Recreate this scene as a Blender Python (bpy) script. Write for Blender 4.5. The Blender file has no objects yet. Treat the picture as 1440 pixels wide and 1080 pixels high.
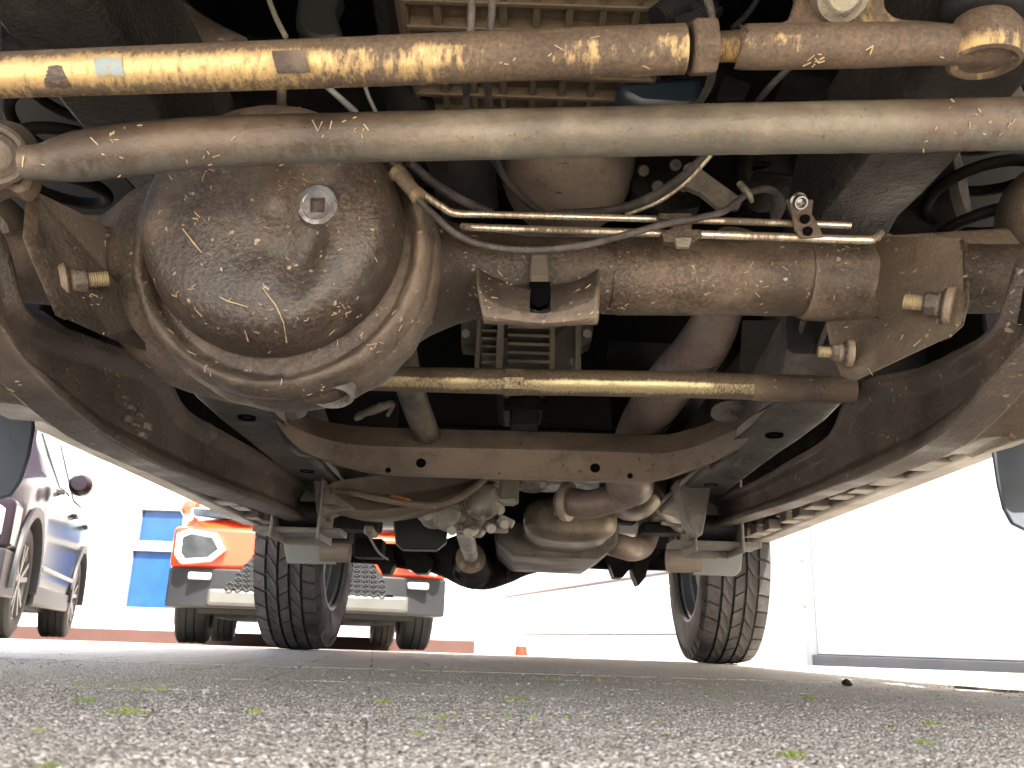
import bpy, math, random
from math import sin, cos, pi, radians, atan2, sqrt
from mathutils import Vector, Matrix, noise
from mathutils.bvhtree import BVHTree

random.seed(11)
SC = bpy.context.scene
COL = SC.collection

# ------------------------------------------------------------------ camera
F = 1250.0
PITCH = math.atan((905.5 - 540) / F)
ROLL = radians(1.9)
CAMLOC = Vector((0, 0, 0.04))
_R0 = Vector((1, 0, 0)); _U0 = Vector((0, -sin(PITCH), cos(PITCH)))
FWD = Vector((0, cos(PITCH), sin(PITCH)))
RGT = cos(ROLL) * _R0 + sin(ROLL) * _U0
UPV = -sin(ROLL) * _R0 + cos(ROLL) * _U0
cd = bpy.data.cameras.new('camera')
cam = bpy.data.objects.new('camera', cd); COL.objects.link(cam)
cd.sensor_width = 36; cd.lens = 36 * F / 1440
cd.clip_start = 0.01; cd.clip_end = 2000
cd.dof.use_dof = True; cd.dof.focus_distance = 0.95; cd.dof.aperture_fstop = 22
cam.matrix_world = Matrix.Translation(CAMLOC) @ Matrix((RGT, UPV, -FWD)).transposed().to_4x4()
SC.camera = cam

# ------------------------------------------------------------------ sky, sun, exposure
SUN = Vector((0.20, -0.55, 0.80)).normalized()
w = bpy.data.worlds.new('World'); SC.world = w; w.use_nodes = True
nt = w.node_tree; nt.nodes.clear()
sky = nt.nodes.new('ShaderNodeTexSky'); sky.sky_type = 'NISHITA'; sky.sun_disc = False
sky.air_density = 1.0; sky.dust_density = 4.0; sky.ozone_density = 0.3
sky.sun_elevation = math.asin(SUN.z); sky.sun_rotation = atan2(SUN.x, SUN.y)
bg = nt.nodes.new('ShaderNodeBackground'); bg.inputs['Strength'].default_value = 0.13
wo = nt.nodes.new('ShaderNodeOutputWorld')
nt.links.new(sky.outputs[0], bg.inputs[0]); nt.links.new(bg.outputs[0], wo.inputs[0])
sl = bpy.data.lights.new('sun', 'SUN'); sl.energy = 5.0; sl.angle = radians(0.5); sl.color = (1, 0.94, 0.85)
so = bpy.data.objects.new('sun', sl); COL.objects.link(so)
so.rotation_euler = (-SUN).to_track_quat('-Z', 'Y').to_euler()
vs = SC.view_settings
SC.display_settings.display_device = 'sRGB'
vs.view_transform = 'Standard'; vs.look = 'None'; vs.gamma = 1; vs.use_curve_mapping = False
vs.exposure = 2.75
SC.cycles.max_bounces = 10; SC.cycles.diffuse_bounces = 6; SC.cycles.glossy_bounces = 4

# ------------------------------------------------------------------ helpers
def ray(x, y):
    return FWD + RGT * ((x - 720) / F) + UPV * ((540 - y) / F)
def P(x, y, D):
    """world point that lies D metres ahead (ground distance) on the sight line"""
    d = ray(x, y); return CAMLOC + d * (D / d.y)
def pm(p):
    return (Vector(p) - CAMLOC).dot(FWD) / F
def ground_z(D):
    return 0.0 if D < 3.2 else -0.011 * (min(D, 12) - 3.2)

ORG = {}          # origin of each object in its thing's own frame
GEO = {}          # name -> list of (verts, faces) for straw placement

def tag(o, label=None, cat=None, group=None, kind=None):
    if label: o['label'] = label
    if cat: o['category'] = cat
    if group: o['group'] = group
    if kind: o['kind'] = kind
    return o
def empty(name, loc, rz=0, parent=None, frame=None):
    o = bpy.data.objects.new(name, None); COL.objects.link(o); o.empty_display_size = 0.1
    o.rotation_euler = (0, 0, rz)
    loc = Vector(loc)
    if parent is not None:
        o.parent = parent; o.location = loc - ORG[parent.name]; ORG[o.name] = loc
    else:
        o.location = loc; ORG[o.name] = Vector(frame) if frame is not None else loc
    return o
def mk(name, V, Fc, mat, parent=None, smooth=38, bevel=0, seg=2, sub=0, label=None, kind=None, rough=None):
    V = [Vector(v) for v in V]
    mn = Vector((min(v.x for v in V), min(v.y for v in V), min(v.z for v in V)))
    mx = Vector((max(v.x for v in V), max(v.y for v in V), max(v.z for v in V)))
    c = (mn + mx) / 2
    me = bpy.data.meshes.new(name)
    me.from_pydata([v - c for v in V], [], Fc)
    if isinstance(mat, (list, tuple)):
        for m in mat: me.materials.append(m)
    else: me.materials.append(mat)
    import bmesh
    bm = bmesh.new(); bm.from_mesh(me)
    bmesh.ops.recalc_face_normals(bm, faces=bm.faces)
    bm.to_mesh(me); bm.free()
    if rough:
        amp, fr = rough
        ns = [v.normal.copy() for v in me.vertices]
        for v, n in zip(me.vertices, ns):
            q = (v.co + c) * fr
            v.co += n * amp * (noise.noise(q) + 0.5 * noise.noise(q * 2.3))
    if smooth:
        for p in me.polygons: p.use_smooth = True
        me.set_sharp_from_angle(angle=radians(smooth))
    o = bpy.data.objects.new(name, me); COL.objects.link(o)
    if parent is not None:
        o.parent = parent; o.location = c - ORG[parent.name]
    else:
        o.location = c
    ORG[o.name] = c
    if bevel:
        m = o.modifiers.new('bevel', 'BEVEL'); m.width = bevel; m.segments = seg; m.limit_method = 'ANGLE'; m.angle_limit = radians(35)
        m.harden_normals = False
    if sub:
        m = o.modifiers.new('subd', 'SUBSURF'); m.levels = sub; m.render_levels = sub
    if label: o['label'] = label
    if kind: o['kind'] = kind
    GEO.setdefault(name, []).append((V, Fc))
    return o

def cr(pts, n=6):
    """Catmull-Rom through points of any dimension"""
    if len(pts) < 3: n = max(n, 1)
    out = []
    N = len(pts)
    for i in range(N - 1):
        p0 = pts[max(i - 1, 0)]; p1 = pts[i]; p2 = pts[i + 1]; p3 = pts[min(i + 2, N - 1)]
        for k in range(n):
            t = k / n; t2 = t * t; t3 = t2 * t
            out.append(tuple(0.5 * (2 * b + (c - a) * t + (2 * a - 5 * b + 4 * c - d) * t2 + (3 * b - a - 3 * c + d) * t3)
                             for a, b, c, d in zip(p0, p1, p2, p3)))
    out.append(tuple(pts[-1]))
    return out
def loft(secs, closed=True, caps=True):
    n = len(secs[0]); V = [p for s in secs for p in s]; Fc = []
    for i in range(len(secs) - 1):
        for j in range(n if closed else n - 1):
            k = (j + 1) % n
            Fc.append((i * n + j, i * n + k, (i + 1) * n + k, (i + 1) * n + j))
    if caps and closed:
        Fc.append(tuple(range(n))[::-1]); Fc.append(tuple((len(secs) - 1) * n + j for j in range(n)))
    return V, Fc
def sweep(path, radii, seg=20, caps=True):
    path = [Vector(p) for p in path]
    secs = []; up = None
    for i, p in enumerate(path):
        t = (path[min(i + 1, len(path) - 1)] - path[max(i - 1, 0)]).normalized()
        if up is None:
            a = Vector((0, 0, 1)) if abs(t.z) < 0.9 else Vector((0, 1, 0))
            up = (a - t * a.dot(t)).normalized()
        else:
            up = (up - t * up.dot(t)).normalized()
        s = t.cross(up)
        secs.append([p + radii[i] * (cos(2 * pi * k / seg) * up + sin(2 * pi * k / seg) * s) for k in range(seg)])
    return loft(secs, True, caps)
def tube(name, pts, mat, parent, n=8, seg=18, rough=None, **kw):
    """pts: (px, py, D, radius in px)"""
    q = cr(pts, n) if n > 1 else pts
    path = [P(a, b, c) for a, b, c, r in q]
    V, Fc = sweep(path, [max(r, 0.3) * pm(p) for p, (a, b, c, r) in zip(path, q)], seg)
    return mk(name, V, Fc, mat, parent, rough=rough, **kw)
def frame_of(axis):
    a = Vector(axis).normalized()
    h = Vector((0, 0, 1)) if abs(a.z) < 0.9 else Vector((0, 1, 0))
    u = (h - a * h.dot(a)).normalized(); return a, u, a.cross(u)
def lathe_vf(profile, o, axis, seg=32, caps=True):
    a, u, s = frame_of(axis); o = Vector(o)
    secs = [[o + a * h + r * (cos(2 * pi * k / seg) * u + sin(2 * pi * k / seg) * s) for k in range(seg)] for r, h in profile]
    return loft(secs, True, caps)
def lathe(name, profile, o, axis, mat, parent, seg=32, caps=True, **kw):
    V, Fc = lathe_vf(profile, o, axis, seg, caps)
    return mk(name, V, Fc, mat, parent, **kw)
def join(*vfs):
    V = []; Fc = []
    for v, f in vfs:
        b = len(V); V += list(v); Fc += [tuple(i + b for i in q) for q in f]
    return V, Fc
def box_vf(c, sx, sy, sz, ax=None):
    c = Vector(c)
    X, Y, Z = ax if ax else (Vector((1, 0, 0)), Vector((0, 1, 0)), Vector((0, 0, 1)))
    V = [c + X * sx / 2 * a + Y * sy / 2 * b + Z * sz / 2 * d for a in (-1, 1) for b in (-1, 1) for d in (-1, 1)]
    return V, [(0, 1, 3, 2), (4, 6, 7, 5), (0, 4, 5, 1), (2, 3, 7, 6), (0, 2, 6, 4), (1, 5, 7, 3)]
def box(name, c, sx, sy, sz, mat, parent, ax=None, bevel=0.003, **kw):
    V, Fc = box_vf(c, sx, sy, sz, ax)
    return mk(name, V, Fc, mat, parent, bevel=bevel, **kw)
def bb(name, x0, x1, y0, y1, z0, z1, mat, parent, **kw):
    return box(name, ((x0 + x1) / 2, (y0 + y1) / 2, (z0 + z1) / 2), x1 - x0, y1 - y0, z1 - z0, mat, parent, **kw)
def plate_vf(pts, D=None, th=0.005, ext=(0, 1, 0)):
    front = [P(p[0], p[1], p[2] if len(p) > 2 else D) for p in pts]
    e = Vector(ext).normalized() * th
    n = len(front); V = front + [p + e for p in front]
    Fc = [tuple(range(n)), tuple(range(2 * n - 1, n - 1, -1))] + [(i, (i + 1) % n, n + (i + 1) % n, n + i) for i in range(n)]
    return V, Fc
def plate(name, pts, mat, parent, D=None, th=0.005, ext=(0, 1, 0), bevel=0.0012, smo=0, **kw):
    if smo:
        q = [p if len(p) > 2 else (p[0], p[1], D) for p in pts]
        q = cr(q + [q[0]], smo)[:-1]; pts = q
    V, Fc = plate_vf(pts, D, th, ext)
    return mk(name, V, Fc, mat, parent, bevel=bevel, **kw)
def hexnut_vf(o, axis, r, h):
    a, u, s = frame_of(axis); o = Vector(o)
    secs = []
    for rr, hh in ((r * .9, 0), (r, h * .12), (r, h * .88), (r * .88, h)):
        secs.append([o + a * hh + rr * (cos(pi / 3 * k) * u + sin(pi / 3 * k) * s) for k in range(6)])
    return loft(secs)

# ------------------------------------------------------------------ materials
def new_mat(name):
    m = bpy.data.materials.new(name); m.use_nodes = True
    t = m.node_tree; b = t.nodes['Principled BSDF']; return m, t, b
def N(t, kind, **kw):
    n = t.nodes.new(kind)
    for k, v in kw.items():
        if k in n.inputs: n.inputs[k].default_value = v
        else: setattr(n, k, v)
    return n
def ramp(t, fac, stops):
    r = t.nodes.new('ShaderNodeValToRGB'); e = r.color_ramp.elements
    while len(e) < len(stops): e.new(0.5)
    for el, (p, c) in zip(e, stops):
        el.position = p; el.color = (*c, 1) if len(c) == 3 else c
    t.links.new(fac, r.inputs[0]); return r.outputs[0]
def coords(t, scale=(1, 1, 1), per_object=True):
    tc = t.nodes.new('ShaderNodeTexCoord'); mp = t.nodes.new('ShaderNodeMapping')
    mp.inputs['Scale'].default_value = scale
    t.links.new(tc.outputs['Object'], mp.inputs['Vector'])
    if per_object:
        oi = t.nodes.new('ShaderNodeObjectInfo'); mu = N(t, 'ShaderNodeMath', operation='MULTIPLY'); mu.inputs[1].default_value = 9.0
        t.links.new(oi.outputs['Random'], mu.inputs[0]); t.links.new(mu.outputs[0], mp.inputs['Location'])
    return mp.outputs[0]
def noise_n(t, vec, scale, detail=6, rough=0.6):
    n = N(t, 'ShaderNodeTexNoise', Scale=scale, Detail=detail, Roughness=rough)
    t.links.new(vec, n.inputs['Vector']); return n.outputs['Fac']
def mix(t, fac, a, b):
    m = t.nodes.new('ShaderNodeMix'); m.data_type = 'RGBA'
    for s, v in ((0, fac), (6, a), (7, b)):
        if hasattr(v, 'is_linked') or isinstance(v, bpy.types.NodeSocket): t.links.new(v, m.inputs[s])
        else: m.inputs[s].default_value = v if s == 0 else (*v, 1)
    return m.outputs[2]
def grime(name, dark, mid, light, scale=9, rough=0.75, metal=0.0, bump=0.35, fine=260, speck=None, rvar=0.2, wear=None, spec=0.35):
    """dusty metal: broad stains, fine grit, a few pale specks, scraped edges"""
    m, t, b = new_mat(name); v = coords(t)
    dark, mid, light = [(c_[0], c_[1] * .955, c_[2] * .985) for c_ in (dark, mid, light)]
    a = noise_n(t, v, scale, 9, 0.62)
    c = ramp(t, a, [(0.30, dark), (0.5, mid), (0.72, light)])
    g = noise_n(t, v, fine, 3, 0.7)
    c = mix(t, ramp(t, g, [(0.40, (0, 0, 0)), (0.66, (0.5, 0.5, 0.5))]), c, light)
    g2 = noise_n(t, v, scale * 4.3, 6, 0.7)
    c = mix(t, ramp(t, g2, [(0.52, (0, 0, 0)), (0.7, (0.75, 0.75, 0.75))]), c, dark)
    bigp = noise_n(t, v, scale * .38, 4, .55)
    c = mix(t, ramp(t, bigp, [(0.44, (0, 0, 0)), (0.60, (.8, .8, .8))]), c, tuple(x * .42 for x in mid))
    c = mix(t, ramp(t, noise_n(t, coords(t, (1.7, 1.7, 1.7)), scale * .5, 5, .6), [(0.56, (0, 0, 0)), (0.68, (.65, .65, .65))]), c, light)
    if speck:
        s = noise_n(t, v, fine * .45, 2, 0.5)
        c = mix(t, ramp(t, s, [(0.69, (0, 0, 0)), (0.74, (1, 1, 1))]), c, speck)
    if wear:
        ge = t.nodes.new('ShaderNodeNewGeometry')
        c = mix(t, ramp(t, ge.outputs['Pointiness'], [(0.515, (0, 0, 0)), (0.60, (0.8, 0.8, 0.8))]), c, wear)
    t.links.new(c, b.inputs['Base Color'])
    t.links.new(ramp(t, a, [(0.3, (rough - rvar,) * 3), (0.7, (min(rough + rvar, 1),) * 3)]), b.inputs['Roughness'])
    b.inputs['Metallic'].default_value = metal; b.inputs['Specular IOR Level'].default_value = spec
    bp = N(t, 'ShaderNodeBump', Strength=min(bump * 1.5, 1), Distance=0.0022)
    mx = N(t, 'ShaderNodeMath', operation='ADD'); t.links.new(g, mx.inputs[0]); t.links.new(g2, mx.inputs[1])
    t.links.new(mx.outputs[0], bp.inputs['Height']); t.links.new(bp.outputs[0], b.inputs['Normal'])
    return m
def rubbed(name, grm, grm2, bare, amount=0.5, stretch=(330, 75, 75), metal=0.65, patch=5.0, bare_rough=0.38, band_fade=.16):
    """plated bar whose grime is rubbed through to bare metal in scratchy patches"""
    m, t, b = new_mat(name); v = coords(t, (1, 1, 1)); v2 = coords(t, stretch)
    pa = noise_n(t, v, patch, 3, 0.5); st = noise_n(t, v2, 1.0, 6, 0.75); fi = noise_n(t, v, 330, 3, 0.7)
    ad = N(t, 'ShaderNodeMath', operation='MULTIPLY_ADD'); ad.inputs[1].default_value = 0.9
    t.links.new(st, ad.inputs[0]); t.links.new(pa, ad.inputs[2])
    # grime stays above and below a forward-down facing band of the bar
    ge = t.nodes.new('ShaderNodeNewGeometry'); sx_ = t.nodes.new('ShaderNodeSeparateXYZ'); t.links.new(ge.outputs['Normal'], sx_.inputs[0])
    of = N(t, 'ShaderNodeMath', operation='ADD'); of.inputs[1].default_value = .46; t.links.new(sx_.outputs['Z'], of.inputs[0])
    ab = N(t, 'ShaderNodeMath', operation='ABSOLUTE'); t.links.new(of.outputs[0], ab.inputs[0])
    up = N(t, 'ShaderNodeMapRange'); up.inputs[1].default_value = .28; up.inputs[2].default_value = .80; up.inputs[3].default_value = 0; up.inputs[4].default_value = -band_fade * 1.5
    t.links.new(ab.outputs[0], up.inputs[0])
    a3 = N(t, 'ShaderNodeMath', operation='MULTIPLY_ADD'); a3.inputs[1].default_value = .6
    t.links.new(ad.outputs[0], a3.inputs[0]); t.links.new(up.outputs[0], a3.inputs[2])
    k = .57 + .26 * (.5 - amount)
    mask = ramp(t, a3.outputs[0], [(k - .05, (0, 0, 0)), (k + .03, (.6, .6, .6)), (k + .10, (1, 1, 1))])
    g = mix(t, ramp(t, fi, [(0.35, (0, 0, 0)), (0.7, (1, 1, 1))]), grm, grm2)
    gg = noise_n(t, v, 22, 6, 0.7)
    g = mix(t, ramp(t, gg, [(0.45, (0, 0, 0)), (0.7, (.7, .7, .7))]), g, tuple(c * .45 for c in grm))
    t.links.new(mix(t, mask, g, bare), b.inputs['Base Color'])
    mm = N(t, 'ShaderNodeMath', operation='MULTIPLY'); mm.inputs[1].default_value = metal
    t.links.new(mask, mm.inputs[0]); t.links.new(mm.outputs[0], b.inputs['Metallic'])
    t.links.new(ramp(t, mask, [(0, (0.72,) * 3), (1, (bare_rough,) * 3)]), b.inputs['Roughness'])
    bp = N(t, 'ShaderNodeBump', Strength=0.3, Distance=0.0012)
    t.links.new(fi, bp.inputs['Height']); t.links.new(bp.outputs[0], b.inputs['Normal'])
    return m
def plain(name, col, rough=0.5, metal=0.0, coat=0.0, bump=0, bscale=80, spec=0.5, var=0.12, trans=0):
    m, t, b = new_mat(name); v = coords(t)
    a = noise_n(t, v, 7, 5, 0.6)
    c = ramp(t, a, [(0.3, tuple(x * (1 - var) for x in col)), (0.7, tuple(min(x * (1 + var), 1) for x in col))])
    t.links.new(c, b.inputs['Base Color'])
    b.inputs['Roughness'].default_value = rough; b.inputs['Metallic'].default_value = metal
    b.inputs['Coat Weight'].default_value = coat; b.inputs['Coat Roughness'].default_value = 0.05
    b.inputs['Specular IOR Level'].default_value = spec; b.inputs['Transmission Weight'].default_value = trans
    if bump:
        bp = N(t, 'ShaderNodeBump', Strength=bump, Distance=0.002)
        t.links.new(noise_n(t, v, bscale, 4, 0.7), bp.inputs['Height']); t.links.new(bp.outputs[0], b.inputs['Normal'])
    return m

BROWN = grime('brown_road_grime', (.013, .0095, .0075), (.060, .044, .033), (.185, .144, .104), scale=9, wear=(.24, .18, .125), speck=(.33, .26, .18), rough=.56, spec=.5, bump=.5)
COVER = grime('dusty_cover_grime', (.014, .010, .008), (.060, .044, .033), (.215, .172, .122), scale=6, wear=(.22, .17, .115), speck=(.36, .28, .18), rough=.44, spec=.6, bump=.42, rvar=.16)
TUBEG = grime('tan_rubbed_axle_grime', (.024, .0175, .0135), (.092, .068, .048), (.27, .215, .152), scale=8, speck=(.4, .33, .25), rough=.48, metal=.15, spec=.5, bump=.45)
ARM = grime('dark_forged_grime', (.014, .0105, .0085), (.052, .040, .032), (.135, .104, .080), scale=11, wear=(.20, .165, .13), speck=(.28, .23, .18), rough=.54, spec=.5, bump=.5)
def rod_material():
    m, t, b = new_mat('dusty_steel_rod'); v = coords(t); ge = t.nodes.new('ShaderNodeNewGeometry')
    a = noise_n(t, v, 7, 9, .65); st = noise_n(t, coords(t, (160, 60, 60)), 1, 6, .7); fi = noise_n(t, v, 300, 3, .7)
    brown = ramp(t, a, [(.3, (.028, .020, .015)), (.5, (.088, .063, .046)), (.72, (.19, .145, .105))])
    tan = ramp(t, a, [(.32, (.048, .039, .030)), (.5, (.15, .125, .092)), (.68, (.31, .28, .22))])
    sp = t.nodes.new('ShaderNodeSeparateXYZ'); t.links.new(ge.outputs['Position'], sp.inputs[0])
    sh = N(t, 'ShaderNodeMath', operation='MULTIPLY_ADD'); sh.inputs[1].default_value = .10
    t.links.new(a, sh.inputs[0]); t.links.new(sp.outputs['X'], sh.inputs[2])
    mr = N(t, 'ShaderNodeMapRange'); mr.inputs[1].default_value = -.3; mr.inputs[2].default_value = .5
    t.links.new(sh.outputs[0], mr.inputs[0])
    zone = ramp(t, mr.outputs[0], [(.18, (0, 0, 0)), (.48, (.85, .85, .85)), (.765, (1, 1, 1)), (.80, (0, 0, 0))])
    c = mix(t, zone, brown, tan)
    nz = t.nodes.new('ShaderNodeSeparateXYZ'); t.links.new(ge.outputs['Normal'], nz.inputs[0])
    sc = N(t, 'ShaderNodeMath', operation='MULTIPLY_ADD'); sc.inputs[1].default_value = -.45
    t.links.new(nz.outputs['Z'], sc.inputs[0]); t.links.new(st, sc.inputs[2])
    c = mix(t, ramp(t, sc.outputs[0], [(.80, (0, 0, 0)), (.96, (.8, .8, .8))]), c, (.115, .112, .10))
    c = mix(t, ramp(t, fi, [(.62, (0, 0, 0)), (.7, (.7, .7, .7))]), c, (.03, .023, .018))
    t.links.new(c, b.inputs['Base Color']); b.inputs['Roughness'].default_value = .44; b.inputs['Metallic'].default_value = .15
    bp = N(t, 'ShaderNodeBump', Strength=.5, Distance=.0016); t.links.new(fi, bp.inputs['Height']); t.links.new(bp.outputs[0], b.inputs['Normal'])
    return m
RODG = rod_material()
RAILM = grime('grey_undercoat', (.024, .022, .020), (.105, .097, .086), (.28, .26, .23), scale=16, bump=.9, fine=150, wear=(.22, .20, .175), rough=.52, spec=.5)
SHADEBLK = grime('shade_toned_black', (.007, .0065, .006), (.019, .0175, .016), (.052, .048, .042), scale=14, bump=.8, fine=170, wear=(.10, .09, .078), rough=.5, spec=.3)  # rail grime darkened to stand in for shade on the front part
MEMB = grime('brown_dusted_beam', (.075, .059, .045), (.155, .123, .092), (.24, .195, .15), scale=7, bump=.3, speck=(.04, .032, .027), rough=.55, wear=(.26, .215, .165))
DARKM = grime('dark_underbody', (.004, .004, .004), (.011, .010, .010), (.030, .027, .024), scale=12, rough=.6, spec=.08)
PAN = grime('ribbed_pan_grime', (.014, .0105, .007), (.034, .025, .017), (.075, .056, .037), scale=12, rough=.45, wear=(.15, .115, .075), metal=.1, spec=.25)
ALU = grime('dirty_cast_aluminium', (.10, .095, .08), (.22, .21, .18), (.36, .345, .30), scale=22, rough=.5, metal=.3, wear=(.46, .44, .39), bump=.5)
GEARB = grime('dusty_gearbox_casting', (.045, .04, .032), (.125, .11, .087), (.24, .215, .17), scale=24, rough=.5, metal=.2, wear=(.28, .26, .20), bump=.5)
EXH = grime('heat_stained_steel', (.13, .10, .085), (.30, .235, .20), (.46, .39, .34), scale=11, rough=.42, metal=.25, bump=.2, wear=(.42, .35, .27))
MUFF = grime('brass_tinted_muffler', (.10, .082, .058), (.20, .17, .122), (.34, .30, .225), scale=10, rough=.42, metal=.6, bump=.3, rvar=.15)
GOLD = rubbed('rubbed_zinc_drag_link', (.07, .048, .032), (.15, .105, .065), (.52, .36, .165), amount=.80, stretch=(240, 110, 110), metal=.5)
GOLD2 = rubbed('rubbed_zinc_rod_splotched', (.065, .044, .031), (.14, .098, .063), (.55, .39, .185), amount=.42, stretch=(150, 60, 60), patch=16)
STEER = rubbed('pale_zinc_rod', (.09, .066, .044), (.17, .13, .085), (.55, .46, .27), amount=.80, patch=12, band_fade=.3, stretch=(420, 260, 260))
ROD = rubbed('steel_rod_wiped', (.085, .062, .046), (.17, .128, .09), (.23, .20, .16), amount=.5, metal=.15, patch=5, bare_rough=.55, stretch=(110, 60, 60))
LINE = rubbed('bright_brake_line', (.13, .10, .075), (.2, .155, .11), (.72, .62, .47), amount=.75, metal=.8, bare_rough=.25, patch=14)
THREAD = plain('yellow_zinc_thread', (.40, .33, .21), .45, .5)
ZINC = grime('bright_zinc_plug', (.34, .33, .31), (.50, .50, .49), (.62, .62, .60), scale=40, rough=.3, metal=.9, bump=.12, rvar=.1)
BLACK = plain('black_rubber_hose', (.012, .012, .013), .55, bump=.3, spec=.25)
HOSE = grime('dusty_hose', (.03, .028, .026), (.065, .06, .055), (.13, .12, .11), scale=30, rough=.6)
VOID = plain('cavity_shade_black', (.004, .004, .005), .9, spec=.03)  # near-black that paints in the shade inside holes and recesses
TYRE = grime('tyre_rubber', (.014, .014, .0145), (.028, .028, .028), (.065, .062, .06), scale=14, rough=.8, bump=.25)
TREAD = grime('worn_tread_rubber', (.028, .0275, .027), (.053, .0515, .0495), (.10, .096, .09), scale=16, rough=.85, bump=.25)
RIMM = plain('grey_steel_rim', (.24, .27, .32), .45, .2, var=.25)
FLAP = plain('blue_grey_mud_flap', (.060, .072, .088), .55, bump=.3, bscale=40, var=.2)
GREYP = plain('grey_bracket_paint', (.17, .175, .17), .5, var=.2)
SILL = grime('dusty_pale_sill', (.06, .054, .045), (.105, .096, .08), (.16, .15, .128), scale=7, rough=.6)
BODY = plain('pale_body_paint', (.55, .54, .5), .35, coat=.5)
PLASTIC = plain('black_box_plastic', (.016, .016, .016), .5, bump=.1, spec=.25)
TANKM = grime('fuel_tank_guard', (.05, .045, .037), (.10, .09, .074), (.16, .148, .125), scale=8, rough=.55, metal=.2)
RUST = plain('orange_rust', (.35, .13, .045), .8, bump=.5)
BLUEP = rubbed('faded_blue_mark', (.30, .22, .11), (.45, .33, .16), (.20, .27, .30), amount=.75, metal=0, bare_rough=.5, stretch=(190, 80, 80), band_fade=.3)
TAN = plain('tan_ferrule', (.30, .22, .13), .5, .4)
STRAW = plain('dry_straw', (.42, .31, .185), .7, var=.4)

# ------------------------------------------------------------------ ground
def ground_material(name, joints=True):
    m, t, b = new_mat(name)
    ge = t.nodes.new('ShaderNodeNewGeometry'); pos = ge.outputs['Position']
    vo = N(t, 'ShaderNodeTexVoronoi', Scale=540.0); t.links.new(pos, vo.inputs['Vector'])
    c = ramp(t, vo.outputs['Color'], [(0.1, (.17, .148, .118)), (0.4, (.385, .345, .28)), (0.7, (.57, .51, .42)), (0.93, (.86, .79, .67))])
    big = noise_n(t, pos, 1.3, 6, .6)
    c = mix(t, ramp(t, big, [(0.35, (0, 0, 0)), (0.7, (.5, .5, .5))]), c, (.50, .45, .375))
    st = noise_n(t, pos, 7, 5, .6)
    c = mix(t, ramp(t, st, [(0.55, (0, 0, 0)), (0.75, (.45, .45, .45))]), c, (.23, .215, .195))
    if joints:
        br = N(t, 'ShaderNodeTexBrick', Scale=1.0)
        br.offset = 0.5; br.inputs['Brick Width'].default_value = .2; br.inputs['Row Height'].default_value = .2; br.inputs['Mortar Size'].default_value = .0022
        mp = t.nodes.new('ShaderNodeMapping'); mp.inputs['Rotation'].default_value = (0, 0, -PAVE_ROT)
        t.links.new(pos, mp.inputs['Vector']); t.links.new(mp.outputs[0], br.inputs['Vector'])
        c = mix(t, br.outputs['Fac'], c, (.15, .145, .12))
    t.links.new(c, b.inputs['Base Color'])
    b.inputs['Roughness'].default_value = .62; b.inputs['Specular IOR Level'].default_value = .4
    bp = N(t, 'ShaderNodeBump', Strength=.8, Distance=.002)
    t.links.new(vo.outputs['Distance'], bp.inputs['Height']); bp.invert = True
    t.links.new(bp.outputs[0], b.inputs['Normal'])
    return m
PAVE_ROT = radians(8)
PX0, PX1, PY0, PY1 = -0.9, 0.9, 0.14, 1.34    # paved patch built piece by piece, in its own turned frame
def pave(x, y, z=0): return Vector((x * cos(PAVE_ROT) - y * sin(PAVE_ROT), x * sin(PAVE_ROT) + y * cos(PAVE_ROT), z))
GM = ground_material('washed_concrete_ground'); GP = ground_material('washed_concrete_paver', False)
V = []; Fc = []
def quad(a, b_, c, d):
    i = len(V); V.extend([a, b_, c, d]); Fc.append((i, i + 1, i + 2, i + 3))
rim = [pave(PX0, PY0), pave(PX1, PY0), pave(PX1, PY1), pave(PX0, PY1)]
out = [Vector((-60, -60, 0)), Vector((60, -60, 0)), Vector((60, 3.2, 0)), Vector((-60, 3.2, 0))]
for i in range(4):
    j = (i + 1) % 4
    quad(out[i], out[j], rim[j], rim[i])
    lo = Vector((0, 0, -.0040)); quad(rim[i], rim[j], rim[j] + lo, rim[i] + lo)
lo = Vector((0, 0, -.0040)); quad(*[r + lo for r in rim])
for a, b2 in ((3.2, 12), (12, 400)):
    X = 60 if a < 12 else 400
    quad(Vector((-X, a, ground_z(a))), Vector((X, a, ground_z(a))), Vector((X, b2, ground_z(b2))), Vector((-X, b2, ground_z(b2))))
ground = mk('ground', V, Fc, GM, None, smooth=0)
tag(ground, kind='structure', label='grey washed concrete paving running under the vehicle to the buildings')

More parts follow.
